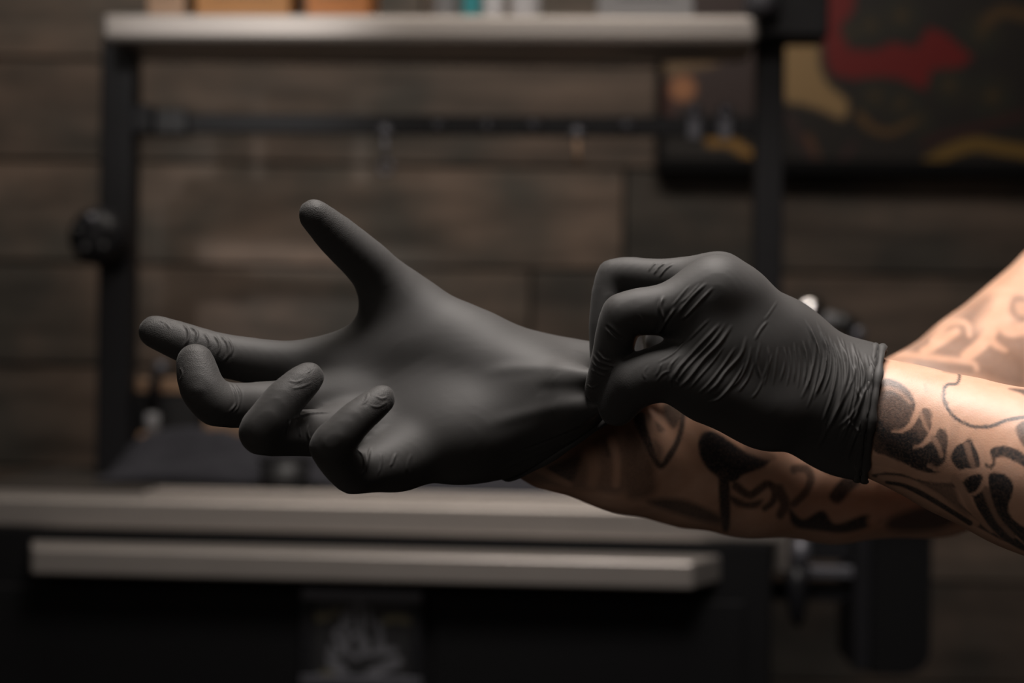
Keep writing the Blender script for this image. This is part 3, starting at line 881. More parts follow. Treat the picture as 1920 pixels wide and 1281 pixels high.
def subdivide(V, Q):
    e = np.concatenate([Q[:, [0, 1]], Q[:, [1, 2]], Q[:, [2, 3]], Q[:, [3, 0]]])
    es = np.sort(e, 1)
    key = es[:, 0] * (len(V) + 1) + es[:, 1]
    uk, first, inv = np.unique(key, return_index=True, return_inverse=True)
    mid = (V[es[first, 0]] + V[es[first, 1]]) / 2
    cen = V[Q].mean(1)
    nv = len(V); ne = len(mid); nq = len(Q)
    m_ = (inv + nv).reshape(4, nq)
    cc_ = np.arange(nq) + nv + ne
    V2 = np.vstack([V, mid, cen])
    Q2 = np.concatenate([np.stack([Q[:, i], m_[i], cc_, m_[(i + 3) % 4]], -1) for i in range(4)])
    return V2, Q2

TET = np.array([(1, 1, 1), (1, -1, -1), (-1, 1, -1), (-1, -1, 1)], float)
def grad(f, p, e=2e-4):
    g = np.zeros_like(p)
    for t in TET:
        g += evalchunks(f, p + t * e)[:, None] * t
    return g / (np.linalg.norm(g, axis=1, keepdims=True) + 1e-12)
def relax(V, Q, it=2):
    for _ in range(it):
        acc = np.zeros_like(V); n_ = np.zeros(len(V))
        c_ = V[Q].mean(1)
        for k in range(4):
            np.add.at(acc, Q[:, k], c_); np.add.at(n_, Q[:, k], 1)
        V = acc / np.maximum(n_, 1)[:, None]
    return V
def snap(f, V, it=2, lim=0.002):
    for _ in range(it):
        d = evalchunks(f, V)
        n_ = grad(f, V)
        V = V - n_ * np.clip(d, -lim, lim)[:, None]
    return V
def bounds(segs, pad):
    pts = np.array([s[0] for s in segs] + [s[1] for s in segs]); r = max(max(s[2], s[3]) for s in segs)
    return pts.min(0) - r - pad, pts.max(0) + r + pad

def facing(V, N):
    v = CAM - V
    v /= np.linalg.norm(v, axis=1, keepdims=True)
    return np.einsum('ij,ij->i', v, N)

def sculpt(V, N, base, wr):
    """raise folds: each wrinkle is (pixel polyline, height mm, half width mm); laid on the surface, tapered at the ends"""
    bvh = BVHTree.FromPolygons([tuple(p) for p in base[0]], [tuple(int(i) for i in q) for q in base[1]])
    disp = np.zeros(len(V))
    for pts, amp, wd in wr:
        s = smooth_line(pts, 10)
        hit = []
        for a, b in s:
            d = Vector(P(a, b, 1.0) - CAM).normalized()
            loc, nn, ii, dd = bvh.ray_cast(Vector(CAM), d)
            if loc is not None: hit.append(np.array(loc))
        if len(hit) < 4: continue
        h_ = np.array(hit)
        # a fold that jumps to another finger is cut there
        stp = np.linalg.norm(np.diff(h_, axis=0), axis=1)
        cut = np.where(stp > 0.008)[0]
        if len(cut): h_ = h_[:cut[0] + 1]
        if len(h_) < 4: continue
        w_ = wd * (0.8e-3 if wd < 1.3 else 1e-3); amp = amp * (1.75 if wd < 1.3 else 0.5)
        lo, hi = h_.min(0) - 5 * w_, h_.max(0) + 5 * w_
        sel = np.where(((V > lo) & (V < hi)).all(1))[0]
        if not len(sel): continue
        q = V[sel]
        best = np.full(len(sel), 1e9); tt = np.zeros(len(sel))
        m_ = len(h_) - 1
        for i in range(m_):
            a = h_[i]; e = h_[i + 1] - a
            t = np.clip((q - a) @ e / (e @ e + 1e-14), 0, 1)
            d = np.linalg.norm(q - a - t[:, None] * e, axis=1)
            b_ = d < best
            best[b_] = d[b_]; tt[b_] = (i + t[b_]) / m_
        tap = np.clip(np.sin(np.pi * np.clip(tt, 0.0, 1.0)) * 1.6, 0, 1)
        x = best / w_
        disp[sel] += amp * 1e-3 * tap * (np.exp(-x * x) - 0.45 * np.exp(-(x / 2.0) ** 2))
    return V + N * disp[:, None]

# ---------------------------------------------------------------- glove on the outstretched hand
A_thumb = finger([(589, 403, 0.006, 30), (632, 443, 0.014, 39), (695, 500, 0.024, 45), (754, 574, 0.036, 58)])
A_index = finger([(291, 622, 0.012, 31), (338, 640, 0.012, 36), (405, 664, 0.014, 40), (480, 678, 0.022, 43), (570, 692, 0.030, 48), (660, 712, 0.036, 52)])
A_middle = finger([(366, 679, -0.010, 35), (371, 702, -0.012, 39), (380, 730, -0.014, 41), (406, 758, -0.012, 42), (470, 760, 0.000, 42), (560, 756, 0.012, 45), (655, 764, 0.022, 50)])
A_ring = finger([(579, 707, -0.022, 29), (562, 722, -0.025, 34), (531, 752, -0.029, 38), (508, 785, -0.031, 41), (491, 811, -0.030, 43), (555, 812, -0.016, 43), (600, 812, -0.006, 45), (670, 814, 0.010, 50)])
A_little = finger([(717, 747, -0.026, 26), (700, 760, -0.029, 30), (666, 787, -0.033, 34), (640, 815, -0.035, 37), (620, 838, -0.034, 40), (661, 889, -0.020, 38), (745, 868, -0.002, 44)])
A_fingers = [A_thumb, A_index, A_middle, A_ring, A_little]
A_palm = (chain([(752, 574, 0.036, 52), (860, 648, 0.034, 62), (1000, 732, 0.046, 84)]) +
          chain([(600, 694, 0.032, 42), (705, 666, 0.036, 42), (785, 624, 0.036, 48)]) +
          chain([(780, 690, 0.030, 56), (900, 714, 0.030, 62), (1000, 732, 0.034, 64)]) +
          chain([(660, 700, 0.036, 48), (760, 660, 0.036, 52), (900, 690, 0.036, 70)]) +
          chain([(660, 712, 0.036, 48), (820, 725, 0.040, 62), (1000, 735, 0.048, 78)]) +
          chain([(655, 764, 0.024, 46), (820, 770, 0.032, 62), (1000, 760, 0.046, 78)]) +
          chain([(670, 814, 0.012, 46), (820, 800, 0.022, 62), (1000, 780, 0.042, 78)]) +
          chain([(745, 868, -0.002, 40), (880, 820, 0.012, 60), (1000, 790, 0.036, 74)]) +
          chain([(1000, 740, 0.048, 86), (1110, 722, 0.044, 58), (1190, 722, 0.044, 60)]) +
          chain([(1000, 790, 0.040, 78), (1110, 775, 0.034, 56), (1190, 775, 0.040, 60)]))
A_pull = chain([(880, 742, 0.034, 60), (1000, 726, 0.018, 48), (1060, 718, 0.006, 30), (1122, 705, -0.002, 10)]) + \
         chain([(880, 800, 0.030, 60), (1000, 782, 0.016, 46), (1060, 768, 0.004, 28), (1128, 762, -0.004, 9)])
pa_, pb_, pc_ = P(1142, 800, 0.640), P(905, 905, 0.690), P(1190, 660, 0.740)
cutn = np.cross(pb_ - pa_, pc_ - pa_); cutn /= np.linalg.norm(cutn)
if (P(700, 760, 0.66) - pa_) @ cutn > 0: cutn = -cutn
def glove_a(p):
    fg = None
    for c_ in A_fingers:
        d = finger_sdf(p, c_)
        fg = d if fg is None else smin(fg, d, 0.0015)
    pm = chain_sdf(p, A_palm, 0.020) + 0.0012
    pm = smin(pm, chain_sdf(p, A_pull, 0.006), 0.022)
    d = smin(fg, pm, 0.013)
    cut = (p - pa_) @ cutn
    return -smin(-d, -cut, 0.0015)
lo, hi = bounds(sum([q[0] for q in A_fingers], []) + A_palm + A_pull, 0.004)
Va, Qa = surface_nets(glove_a, lo, hi, 0.0018)
Va = relax(snap(glove_a, Va, 2), Qa, 3)
Va = Va + grad(glove_a, Va) * 0.00035
baseA = (Va, Qa)
for _ in range(2):
    Va, Qa = subdivide(Va, Qa)
    Va = relax(Va, Qa, 2)
Na = grad(glove_a, Va)
def z2(pts): return [(240 + u / 3.2, 560 + v / 3.2) for u, v in pts]
wrA = []
for pts, a_, w_ in [
    ([(330, 150), (362, 195), (360, 245), (335, 290)], 0.55, 0.8), ([(372, 165), (415, 205), (405, 260)], 0.5, 0.9),
    ([(455, 200), (490, 260), (480, 320)], 0.35, 0.9), ([(515, 215), (550, 275), (535, 345)], 0.5, 0.8),
    ([(548, 212), (596, 270), (600, 335), (570, 385)], 0.6, 0.8), ([(588, 228), (625, 290), (612, 350)], 0.5, 0.8),
    ([(180, 130), (230, 150), (260, 190)], 0.2, 0.7), ([(600, 490), (642, 560), (648, 630), (600, 690)], 0.55, 0.8),
    ([(636, 505), (672, 570), (662, 645), (630, 690)], 0.5, 0.8), ([(565, 460), (605, 520), (618, 580)], 0.35, 0.8),
    ([(310, 410), (325, 450), (310, 500)], 0.3, 0.8), ([(985, 722), (1090, 690), (1215, 682)], 0.5, 0.8), ([(1005, 702), (1100, 668), (1190, 662)], 0.4, 0.8),
    ([(975, 728), (958, 775), (950, 815)], 0.45, 0.8), ([(1030, 770), (1035, 830)], 0.3, 0.7), ([(1085, 750), (1078, 800), (1090, 850)], 0.4, 0.8),
    ([(1365, 900), (1405, 945), (1418, 1020), (1400, 1060)], 0.55, 0.9), ([(1455, 890), (1440, 960), (1432, 1040)], 0.45, 0.8),
    ([(1515, 930), (1520, 990), (1500, 1060)], 0.35, 0.8), ([(1608, 925), (1590, 975), (1575, 1010)], 0.35, 0.8), ([(1700, 930), (1680, 990), (1670, 1050)], 0.2, 1.0),
    ([(1440, 560), (1430, 610), (1400, 640)], 0.25, 0.7), ([(1480, 580), (1520, 600), (1560, 590)], 0.25, 0.7), ([(1450, 640), (1500, 650), (1560, 620)], 0.2, 0.7),
    ([(960, 490), (1010, 500), (1060, 480)], 0.2, 0.7), ([(980, 540), (1040, 530), (1110, 500)], 0.2, 0.7), ([(1075, 400), (1090, 430), (1070, 450)], 0.2, 0.6)]:
    wrA.append((z2(pts), a_, w_))
# stretch folds running from the pinch into the palm
for pts, a_, w_ in [([(1108, 702), (1050, 690), (970, 690), (900, 700)], 0.9, 3.2), ([(1112, 752), (1050, 762), (980, 778), (900, 800)], 1.0, 3.2),
                    ([(1110, 728), (1060, 728), (1000, 730)], -0.8, 3.0), ([(1100, 665), (1050, 655), (1000, 650)], 0.5, 2.0),
                    ([(1130, 795), (1060, 830), (980, 862), (930, 886)], 0.8, 1.4), ([(1110, 790), (1040, 822), (960, 852)], -0.4, 1.2)]:
    wrA.append((pts, a_, w_))
Va = sculpt(Va, Na, baseA, wrA)
def tipmask(V, chains, n_=1):
    t = np.zeros(len(V))
    for c_ in chains:
        a, b, ra, rb = c_[0][0]
        t = np.maximum(t, np.clip(1.5 - np.linalg.norm(V - a, axis=1) / (ra * 2.2), 0, 1))
    return t
tipA = tipmask(Va, A_fingers)

# ---------------------------------------------------------------- glove on the pinching hand
B_thumb = finger([(1157, 764, -0.008, 36), (1188, 718, -0.014, 48), (1250, 698, -0.014, 54), (1320, 726, -0.012, 56), (1440, 772, -0.004, 64)])
B_index = finger([(1120, 732, -0.004, 25), (1146, 668, -0.010, 36), (1168, 590, -0.014, 41), (1250, 580, -0.014, 48), (1335, 545, -0.012, 54)])
B_middle = finger([(1134, 706, 0.016, 26), (1136, 610, 0.018, 32), (1151, 518, 0.020, 33), (1240, 522, 0.012, 36), (1346, 520, 0.006, 44)])
B_ring = finger([(1184, 690, 0.036, 27), (1172, 620, 0.042, 31), (1192, 545, 0.044, 32), (1280, 542, 0.034, 36), (1362, 538, 0.026, 42)])
B_little = finger([(1252, 690, 0.052, 24), (1238, 640, 0.058, 28), (1258, 590, 0.060, 29), (1320, 580, 0.052, 33), (1386, 570, 0.042, 38)])
B_fingers = [B_thumb, B_index, B_middle, B_ring, B_little]
B_palm = (chain([(1345, 532, -0.010, 46), (1470, 640, 0.002, 62), (1590, 745, 0.006, 84)]) +
          chain([(1346, 524, 0.006, 42), (1470, 640, 0.020, 62), (1590, 748, 0.018, 86)]) +
          chain([(1362, 542, 0.026, 40), (1480, 660, 0.040, 58), (1590, 760, 0.024, 84)]) +
          chain([(1386, 574, 0.042, 36), (1480, 690, 0.046, 54), (1590, 780, 0.026, 80)]) +
          chain([(1330, 735, -0.010, 50), (1450, 760, 0.000, 68), (1590, 790, 0.006, 84)]) +
          chain([(1318, 640, -0.006, 54), (1420, 690, 0.006, 74), (1560, 760, 0.012, 92)]) +
          chain([(1318, 560, -0.010, 50), (1326, 640, -0.010, 50), (1330, 715, -0.012, 52)]) +
          chain([(1380, 560, -0.006, 54), (1400, 660, -0.004, 60), (1420, 750, -0.004, 60)]) +
          chain([(1590, 766, 0.012, 104), (1632, 774, 0.010, 108), (1680, 788, 0.006, 108)]))
qa_, qb_, qc_ = P(1653, 660, 0.625), P(1622, 884, 0.622), P(1640, 770, 0.690)
cutb = np.cross(qb_ - qa_, qc_ - qa_); cutb /= np.linalg.norm(cutb)
if (P(1300, 640, 0.64) - qa_) @ cutb > 0: cutb = -cutb
def glove_b_open(p):
    fg = None
    for c_ in B_fingers:
        d = finger_sdf(p, c_)
        fg = d if fg is None else smin(fg, d, 0.0012)
    pm = chain_sdf(p, B_palm, 0.014) + 0.0008
    return smin(fg, pm, 0.007)
def glove_b(p):
    return -smin(-glove_b_open(p), -((p - qa_) @ cutb), 0.0012)
lo, hi = bounds(sum([q[0] for q in B_fingers], []) + B_palm, 0.004)
Vb, Qb = surface_nets(glove_b, lo, hi, 0.0017)
Vb = relax(snap(glove_b, Vb, 2), Qb, 3)
Vb = Vb + grad(glove_b, Vb) * 0.00035
baseB = (Vb, Qb)
for _ in range(2):
    Vb, Qb = subdivide(Vb, Qb)
    Vb = relax(Vb, Qb, 2)
Nb = grad(glove_b, Vb)
def z3(pts): return [(1060 + u / 3.2025, 440 + v / 3.2025) for u, v in pts]
def z4(pts): return [(1200 + u / 2.668, 440 + v / 2.668) for u, v in pts]
wrB = []
for pts, a_, w_ in [
    ([(335, 240), (275, 295), (218, 358), (190, 402)], 0.55, 0.9), ([(368, 262), (300, 332), (242, 392), (205, 430)], 0.55, 0.9), ([(300, 245), (250, 300), (205, 345)], 0.35, 0.8),
    ([(405, 440), (330, 520), (255, 600), (180, 685), (152, 745)], 0.7, 1.0), ([(462, 450), (400, 540), (322, 622), (242, 722), (190, 772)], 0.75, 1.0),
    ([(432, 440), (372, 520), (300, 596), (215, 690), (175, 750)], 0.4, 0.8), ([(532, 508), (505, 600), (432, 682), (380, 752), (322, 802)], 0.6, 1.0),
    ([(525, 640), (492, 702), (450, 762), (392, 822), (332, 842)], 0.65, 0.9), ([(555, 560), (540, 640), (500, 720), (440, 790)], 0.45, 0.8),
    ([(175, 365), (125, 440), (82, 500), (12, 560)], 0.45, 0.8), ([(112, 318), (100, 370), (112, 425)], 0.5, 0.9),
    ([(640, 430), (600, 480), (575, 530)], 0.3, 0.8), ([(600, 540), (585, 640), (600, 720)], 0.35, 0.8), ([(640, 560), (640, 640), (610, 740)], 0.3, 0.8),
    ([(690, 560), (680, 650), (665, 760)], 0.3, 0.8), ([(720, 560), (725, 640), (700, 740)], 0.3, 0.8), ([(770, 540), (775, 640), (770, 740)], 0.4, 0.8), ([(815, 530), (830, 640), (815, 780)], 0.45, 0.8)]:
    wrB.append((z4(pts), a_, w_))
for pts, a_, w_ in [([(590, 365), (570, 430), (585, 520), (540, 610)], 0.5, 1.0), ([(660, 440), (600, 530), (540, 620), (440, 690)], 0.5, 0.8), ([(500, 222), (520, 190), (548, 168)], 0.35, 0.7), ([(530, 240), (560, 198), (602, 168)], 0.4, 0.7),
                    ([(562, 258), (597, 212), (648, 174)], 0.4, 0.7), ([(240, 545), (300, 600), (350, 635)], -0.6, 0.9), ([(380, 520), (430, 570), (450, 620)], 0.3, 0.8), ([(440, 480), (500, 560), (520, 610)], 0.25, 0.7),
                    ([(165, 720), (200, 760), (250, 780), (300, 790)], 0.5, 0.7), ([(160, 760), (200, 800), (260, 815)], 0.5, 0.7), ([(155, 810), (200, 835), (240, 850)], 0.45, 0.7), ([(190, 700), (230, 745), (280, 760)], 0.4, 0.7),
                    ([(130, 900), (160, 920), (200, 900)], 0.3, 0.7), ([(500, 780), (470, 830), (480, 870)], 0.2, 0.8), ([(580, 770), (545, 850)], 0.25, 0.8), ([(630, 830), (625, 880), (640, 920)], 0.3, 0.7), ([(690, 800), (660, 860), (680, 910)], 0.35, 0.8)]:
    wrB.append((z3(pts), a_, w_))
for pts, a_, w_ in [([(420, 560), (360, 640), (290, 720), (240, 780)], 0.4, 0.7), ([(480, 560), (420, 650), (350, 740), (290, 800)], 0.45, 0.8), ([(570, 640), (540, 720), (490, 790)], 0.35, 0.7),
                    ([(620, 720), (590, 780), (560, 820)], 0.25, 0.7), ([(660, 600), (640, 680), (620, 760)], 0.3, 0.7), ([(745, 560), (750, 660), (735, 760)], 0.35, 0.7), ([(795, 560), (800, 660), (790, 770)], 0.35, 0.7),
                    ([(845, 520), (855, 640), (835, 800)], 0.4, 0.7), ([(250, 250), (200, 310), (160, 360)], 0.25, 0.7), ([(300, 330), (250, 390), (215, 420)], 0.3, 0.7), ([(150, 680), (110, 700), (80, 740)], 0.25, 0.7),
                    ([(200, 600), (150, 660), (140, 720)], 0.3, 0.7), ([(240, 520), (170, 590), (90, 640)], 0.3, 0.7), ([(690, 330), (650, 390), (620, 430)], 0.15, 0.8), ([(350, 420), (290, 480), (230, 540)], 0.25, 0.8)]:
    wrB.append((z4(pts), a_, w_))
# bunched folds running round the wrist towards the cuff
for i in range(15):
    x = 1518 + i * 8.6 + random.uniform(-2.5, 2.5)
    top = 585 + (x - 1518) * 0.58 + random.uniform(6, 24)
    ln = random.uniform(95, 175) + (x - 1518) * 0.35
    lean = random.uniform(-6, 6) - (x - 1518) * 0.16
    bow = random.uniform(5, 13)
    wrB.append(([(x - 6, top), (x + bow, top + ln * 0.33), (x + bow * 0.6 + lean * 0.5, top + ln * 0.66), (x - 10 + lean, top + ln)], random.uniform(0.5, 0.9), random.uniform(0.7, 1.05)))
for pts, a_, w_ in [([(1180, 600), (1160, 740), (1130, 880), (1060, 1050), (1030, 1140)], 0.8, 1.2), ([(1150, 600), (1165, 690), (1120, 800), (1080, 900), (1000, 1000)], 0.7, 1.0),
                    ([(1080, 760), (1100, 830), (1060, 900), (990, 970)], 0.6, 0.9), ([(1090, 590), (1070, 700), (1020, 820), (960, 930), (900, 1060)], 0.6, 1.0),
                    ([(1110, 640), (1120, 720), (1090, 800)], 0.5, 0.9), ([(930, 900), (920, 1000), (880, 1080)], 0.4, 1.0), ([(1040, 930), (1100, 1000), (1080, 1080)], 0.5, 1.0)]:
    wrB.append((z4(pts), a_, w_))
Vb = sculpt(Vb, Nb, baseB, wrB)
tipB = tipmask(Vb, B_fingers)

# ---------------------------------------------------------------- bare tattooed arms
far_pts = [(985, 792, 0.050, 80), (1040, 812, 0.054, 92), (1170, 846, 0.066, 101), (1290, 868, 0.082, 106), (1400, 880, 0.098, 113), (1560, 876, 0.130, 129), (1740, 846, 0.180, 148), (1870, 732, 0.230, 150), (2060, 585, 0.285, 160)]
R_arm = chain(far_pts)
R_arm += chain([(1738, 794, 0.182, 132), (1872, 738, 0.230, 142)])
sh_r = np.array([0.475, 0.955, 1.375])
R_arm.append((R_arm[7][1], sh_r, R_arm[7][3], 0.062))
near_pts = [(1560, 762, 0.012, 86), (1640, 781, 0.008, 97), (1700, 800, 0.002, 106), (1800, 838, -0.008, 122), (1920, 880, -0.022, 139)]
L_arm = chain(near_pts)
el_l = np.array([0.385, 0.530, 1.185]); sh_l = np.array([0.575, 0.585, 1.385])
L_arm.append((L_arm[-1][1], el_l, L_arm[-1][3], 0.046))
L_arm.append((el_l, sh_l, 0.046, 0.060))
fR = lambda p: chain_sdf(p, R_arm, 0.007) - 0.0034
fL = lambda p: chain_sdf(p, L_arm, 0.007) - 0.0017
lo, hi = bounds(R_arm, 0.012); Vr, Qr = surface_nets(fR, lo, hi, 0.0046)
Vr = relax(snap(fR, relax(Vr, Qr, 2), 2), Qr, 4)
for _ in range(2):
    Vr, Qr = subdivide(Vr, Qr); Vr = relax(Vr, Qr, 2)
Nr = grad(fR, Vr)
lo, hi = bounds(L_arm, 0.010); Vl, Ql = surface_nets(fL, lo, hi, 0.0039)
Vl = relax(snap(fL, relax(Vl, Ql, 2), 2), Ql, 4)
for _ in range(2):
    Vl, Ql = subdivide(Vl, Ql); Vl = relax(Vl, Ql, 2)
Nl = grad(fL, Vl)

# tattoos: ink density per point of the skin
class Ink:
    def __init__(s, V, N, front=-0.05):
        s.x, s.y, _ = project(V)
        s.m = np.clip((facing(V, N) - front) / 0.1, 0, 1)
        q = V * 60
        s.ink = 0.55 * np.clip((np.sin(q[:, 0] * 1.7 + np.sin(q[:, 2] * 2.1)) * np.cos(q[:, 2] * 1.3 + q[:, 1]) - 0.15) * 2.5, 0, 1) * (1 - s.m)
    def _mix(s, sd, k, soft):
        a = cover(sd, soft) * s.m
        s.ink = s.ink * (1 - a) + k * a
    def poly(s, pts, k=0.9, soft=1.2, smooth=True):
        s._mix(poly_sd(s.x, s.y, smooth_poly(pts) if smooth else pts), k, soft)
    def line(s, pts, w0, w1=None, k=0.9, soft=1.0):
        s._mix(stroke_sd(s.x, s.y, pts, w0, w1, 8), k, soft)
def z7(pts): return [(1600 + u / 3.203, 640 + v / 3.203) for u, v in pts]
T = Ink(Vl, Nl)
# big shaded ball at the cuff with claws curling out of it
T.poly(z7([(100, 330), (165, 232), (250, 235), (330, 290), (372, 370), (372, 420), (430, 400), (468, 430), (470, 500), (520, 520), (560, 545), (568, 620), (552, 690), (580, 720), (545, 765), (480, 800), (400, 790), (300, 740), (200, 690), (110, 630)]), 0.80, 2.0)
T.poly(z7([(150, 470), (250, 540), (330, 520), (420, 600), (540, 640), (545, 740), (470, 790), (380, 775), (280, 720), (190, 650), (140, 560)]), 0.93, 6.0)
T.line(z7([(140, 300), (210, 280), (280, 310), (340, 370)]), 4.5, 3, 0.45, 2.5)
T.line(z7([(470, 250), (420, 330), (385, 420), (345, 500), (290, 540), (235, 540)]), 9, 2.2, 0.03, 1.2)
T.line(z7([(540, 350), (510, 470), (470, 560), (420, 620), (365, 636)]), 10, 2.2, 0.05, 1.2)
T.poly(z7([(420, 430), (460, 410), (470, 470), (455, 530), (425, 490)]), 0.7, 2)
T.line(z7([(402, 430), (425, 490), (450, 540)]), 4, 3, 0.3, 1.5)
T.line(z7([(480, 580), (510, 630), (530, 690)]), 5.5, 4, 0.35, 1.5)
T.line(z7([(610, 480), (600, 620), (570, 720), (510, 770), (450, 750)]), 9, 2.5, 0.10, 1.2)
T.line(z7([(478, 760), (452, 740), (480, 738)]), 2.2, 1.5, 0.35, 1)
# dark leaf between claws
T.poly(z7([(585, 700), (620, 630), (660, 610), (700, 585), (740, 640), (762, 740), (740, 770), (680, 765), (630, 770)]), 0.93, 1.5)
T.line(z7([(680, 620), (700, 690), (720, 750)]), 6, 5, 0.55, 2)
# long pale swoosh with dark rims
T.poly(z7([(110, 800), (200, 788), (290, 795), (400, 830), (520, 850), (640, 840), (720, 815), (760, 800), (770, 850), (700, 925), (640, 880), (560, 880), (600, 940), (700, 1030), (790, 1110), (900, 1190), (1010, 1240), (880, 1190), (700, 1090), (560, 1000), (420, 920), (300, 860), (200, 845), (110, 812)]), 0.86, 1.6, False)
T.line(z7([(120, 715), (250, 740), (380, 800), (520, 825), (660, 815), (760, 780)]), 9, 8, 0.10, 1.4)
T.line(z7([(160, 822), (280, 830), (400, 870), (520, 940), (640, 1020), (740, 1095)]), 6, 6, 0.14, 1.6)
T.line(z7([(200, 848), (300, 868), (420, 925), (560, 1005), (700, 1092)]), 3, 5, 0.92, 1.4)
T.poly(z7([(400, 850), (520, 860), (600, 870), (640, 960), (690, 1050), (600, 985), (500, 905)]), 0.62, 5)
T.poly(z7([(670, 830), (760, 800), (790, 860), (740, 925), (700, 920)]), 0.95, 1.5)
T.line(z7([(610, 830), (660, 900), (700, 990), (770, 1080), (830, 1140)]), 8, 4, 0.25, 1.8)
T.poly(z7([(720, 940), (790, 870), (830, 960), (870, 1060), (930, 1140), (1025, 1220), (1025, 1260), (900, 1190), (800, 1090)]), 0.93, 1.6)
T.line(z7([(800, 900), (830, 980), (880, 1080), (960, 1170)]), 8, 5, 0.5, 2)
T.line(z7([(740, 600), (780, 690), (800, 770), (780, 860), (740, 910), (695, 922)]), 8, 2.2, 0.06, 1.2)
# hook shape on the right
T.poly(z7([(820, 660), (850, 635), (920, 630), (1000, 660), (1060, 710), (1060, 770), (1000, 740), (920, 700), (860, 700), (850, 740), (825, 775), (835, 720)]), 0.90, 1.5)
T.poly(z7([(815, 800), (870, 790), (930, 815), (962, 870), (945, 940), (930, 990), (950, 1060), (1060, 1150), (1060, 1230), (950, 1140), (870, 1040), (820, 900)]), 0.94, 1.5)
T.line(z7([(795, 745), (820, 752), (842, 742)]), 2.5, 2.5, 0.9)
T.poly(z7([(975, 520), (1030, 480), (1060, 560), (1040, 640), (1000, 600)]), 0.75, 2)
# scalloped outline on the upper side
T.line(z7([(630, 185), (638, 215), (620, 255), (570, 260), (545, 290), (545, 350), (580, 425), (650, 485), (740, 515), (830, 510), (920, 475), (1030, 455)]), 2.6, 3.6, 0.85, 1.0)
T.poly(z7([(930, 285), (1000, 285), (1060, 300), (1060, 350), (1010, 315)]), 0.8, 2.5)
T.line(z7([(540, 180), (600, 190), (635, 188)]), 2, 2, 0.35, 1.5)
T.line(z7([(430, 260), (440, 300)]), 2, 2, 0.25, 2)
inkL = T.ink
def z6(pts): return [(880 + u / 2.4, 720 + v / 2.4) for u, v in pts]
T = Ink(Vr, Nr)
T.poly(z6([(150, 430), (330, 380), (600, 230), (690, 250), (700, 480), (560, 480), (400, 460)]), 0.45, 6)
T.poly(z6([(340, 385), (440, 340), (500, 330), (470, 430), (420, 440)]), 0.8, 5)
T.poly(z6([(600, 260), (650, 235), (660, 300), (620, 330)]), 0.7, 5)
T.line(z6([(310, 380), (380, 420), (450, 455)]), 8, 6, 0.02, 3)
T.line(z6([(640, 250), (665, 340), (660, 450)]), 9, 7, 0.03, 4)
T.line(z6([(540, 300), (560, 380), (550, 450)]), 14, 10, 0.12, 6)
T.poly(z6([(690, 230), (760, 220), (820, 330), (840, 480), (760, 520), (700, 480)]), 0.55, 8)
T.poly(z6([(735, 145), (785, 130), (800, 200), (835, 290), (862, 350), (885, 320), (925, 255), (945, 180), (950, 90), (972, 90), (968, 190), (945, 275), (905, 345), (865, 385), (825, 350), (775, 250)]), 0.85, 2.5)
T.poly(z6([(875, 95), (955, 90), (945, 170), (915, 200), (880, 150)]), 0.75, 4)
T.poly(z6([(835, 170), (860, 185), (880, 210), (850, 215)]), 0.6, 3)
T.poly(z6([(830, 250), (870, 290), (860, 350), (835, 310)]), 0.5, 5)
T.poly(z6([(1030, 270), (1048, 225), (1090, 213), (1140, 235), (1190, 270), (1240, 300), (1300, 295), (1360, 330), (1330, 372), (1280, 392), (1230, 412), (1190, 442), (1140, 430), (1080, 390), (1042, 335)]), 0.95, 3)
T.line(z6([(1260, 290), (1330, 320), (1365, 330)]), 10, 7, 0.35, 4)
T.poly(z6([(1122, 400), (1168, 410), (1172, 640), (1135, 640)]), 0.9, 3)
T.line(z6([(1200, 460), (1260, 500), (1310, 470), (1345, 450), (1375, 480), (1365, 530), (1330, 560)]), 8, 6, 0.8, 3)
T.poly(z6([(1170, 500), (1250, 530), (1320, 520), (1290, 560), (1200, 550)]), 0.8, 4)
T.line(z6([(1465, 385), (1515, 385), (1535, 430), (1510, 490), (1460, 540)]), 9, 7, 0.7, 3)
T.line(z6([(1480, 410), (1505, 420), (1495, 460)]), 5, 4, 0.05, 3)
T.line(z6([(1390, 480), (1420, 540), (1400, 590)]), 12, 8, 0.75, 4)
T.line(z6([(1600, 380), (1640, 400), (1680, 390)]), 7, 5, 0.5, 3)
T.poly(z6([(1440, 560), (1500, 610), (1590, 570), (1650, 630), (1780, 590), (1850, 620), (1700, 670), (1560, 660), (1460, 640)]), 0.92, 4)
T.poly(z6([(1620, 500), (1700, 410), (1770, 430), (1720, 480), (1660, 540)]), 0.85, 4)
T.line(z6([(1820, 620), (1880, 500), (1990, 430)]), 12, 10, 0.0, 6)
T.poly(z6([(1900, 600), (2100, 540), (2200, 600), (2100, 660), (1900, 660)]), 0.8, 8)
T.poly(z6([(800, 530), (960, 520), (1120, 590), (1130, 630), (980, 600)]), 0.75, 6)
# upper arm: grey wash with pale claw shapes
def z8(pts): return [(1620 + u / 4.27, 460 + v / 4.27) for u, v in pts]
T.poly(z8([(300, 830), (560, 680), (760, 540), (960, 420), (1010, 450), (900, 640), (1000, 700), (1180, 640), (1300, 700), (1300, 1140), (900, 1060), (560, 1000), (420, 970), (200, 900)]), 0.58, 14)
T.poly(z8([(1060, 640), (1150, 690), (1290, 730), (1290, 900), (1120, 860), (1060, 760)]), 0.55, 8)
T.poly(z8([(740, 720), (840, 700), (860, 790), (760, 800)]), 0.6, 6)
T.poly(z8([(1180, 420), (1300, 420), (1300, 620), (1200, 580), (1160, 500)]), 0.62, 6)
T.poly(z8([(1210, 460), (1300, 460), (1300, 560), (1230, 550)]), 0.1, 6)
T.line(z8([(480, 850), (600, 780), (740, 690), (640, 740), (540, 830)]), 8, 6, 0.04, 4)
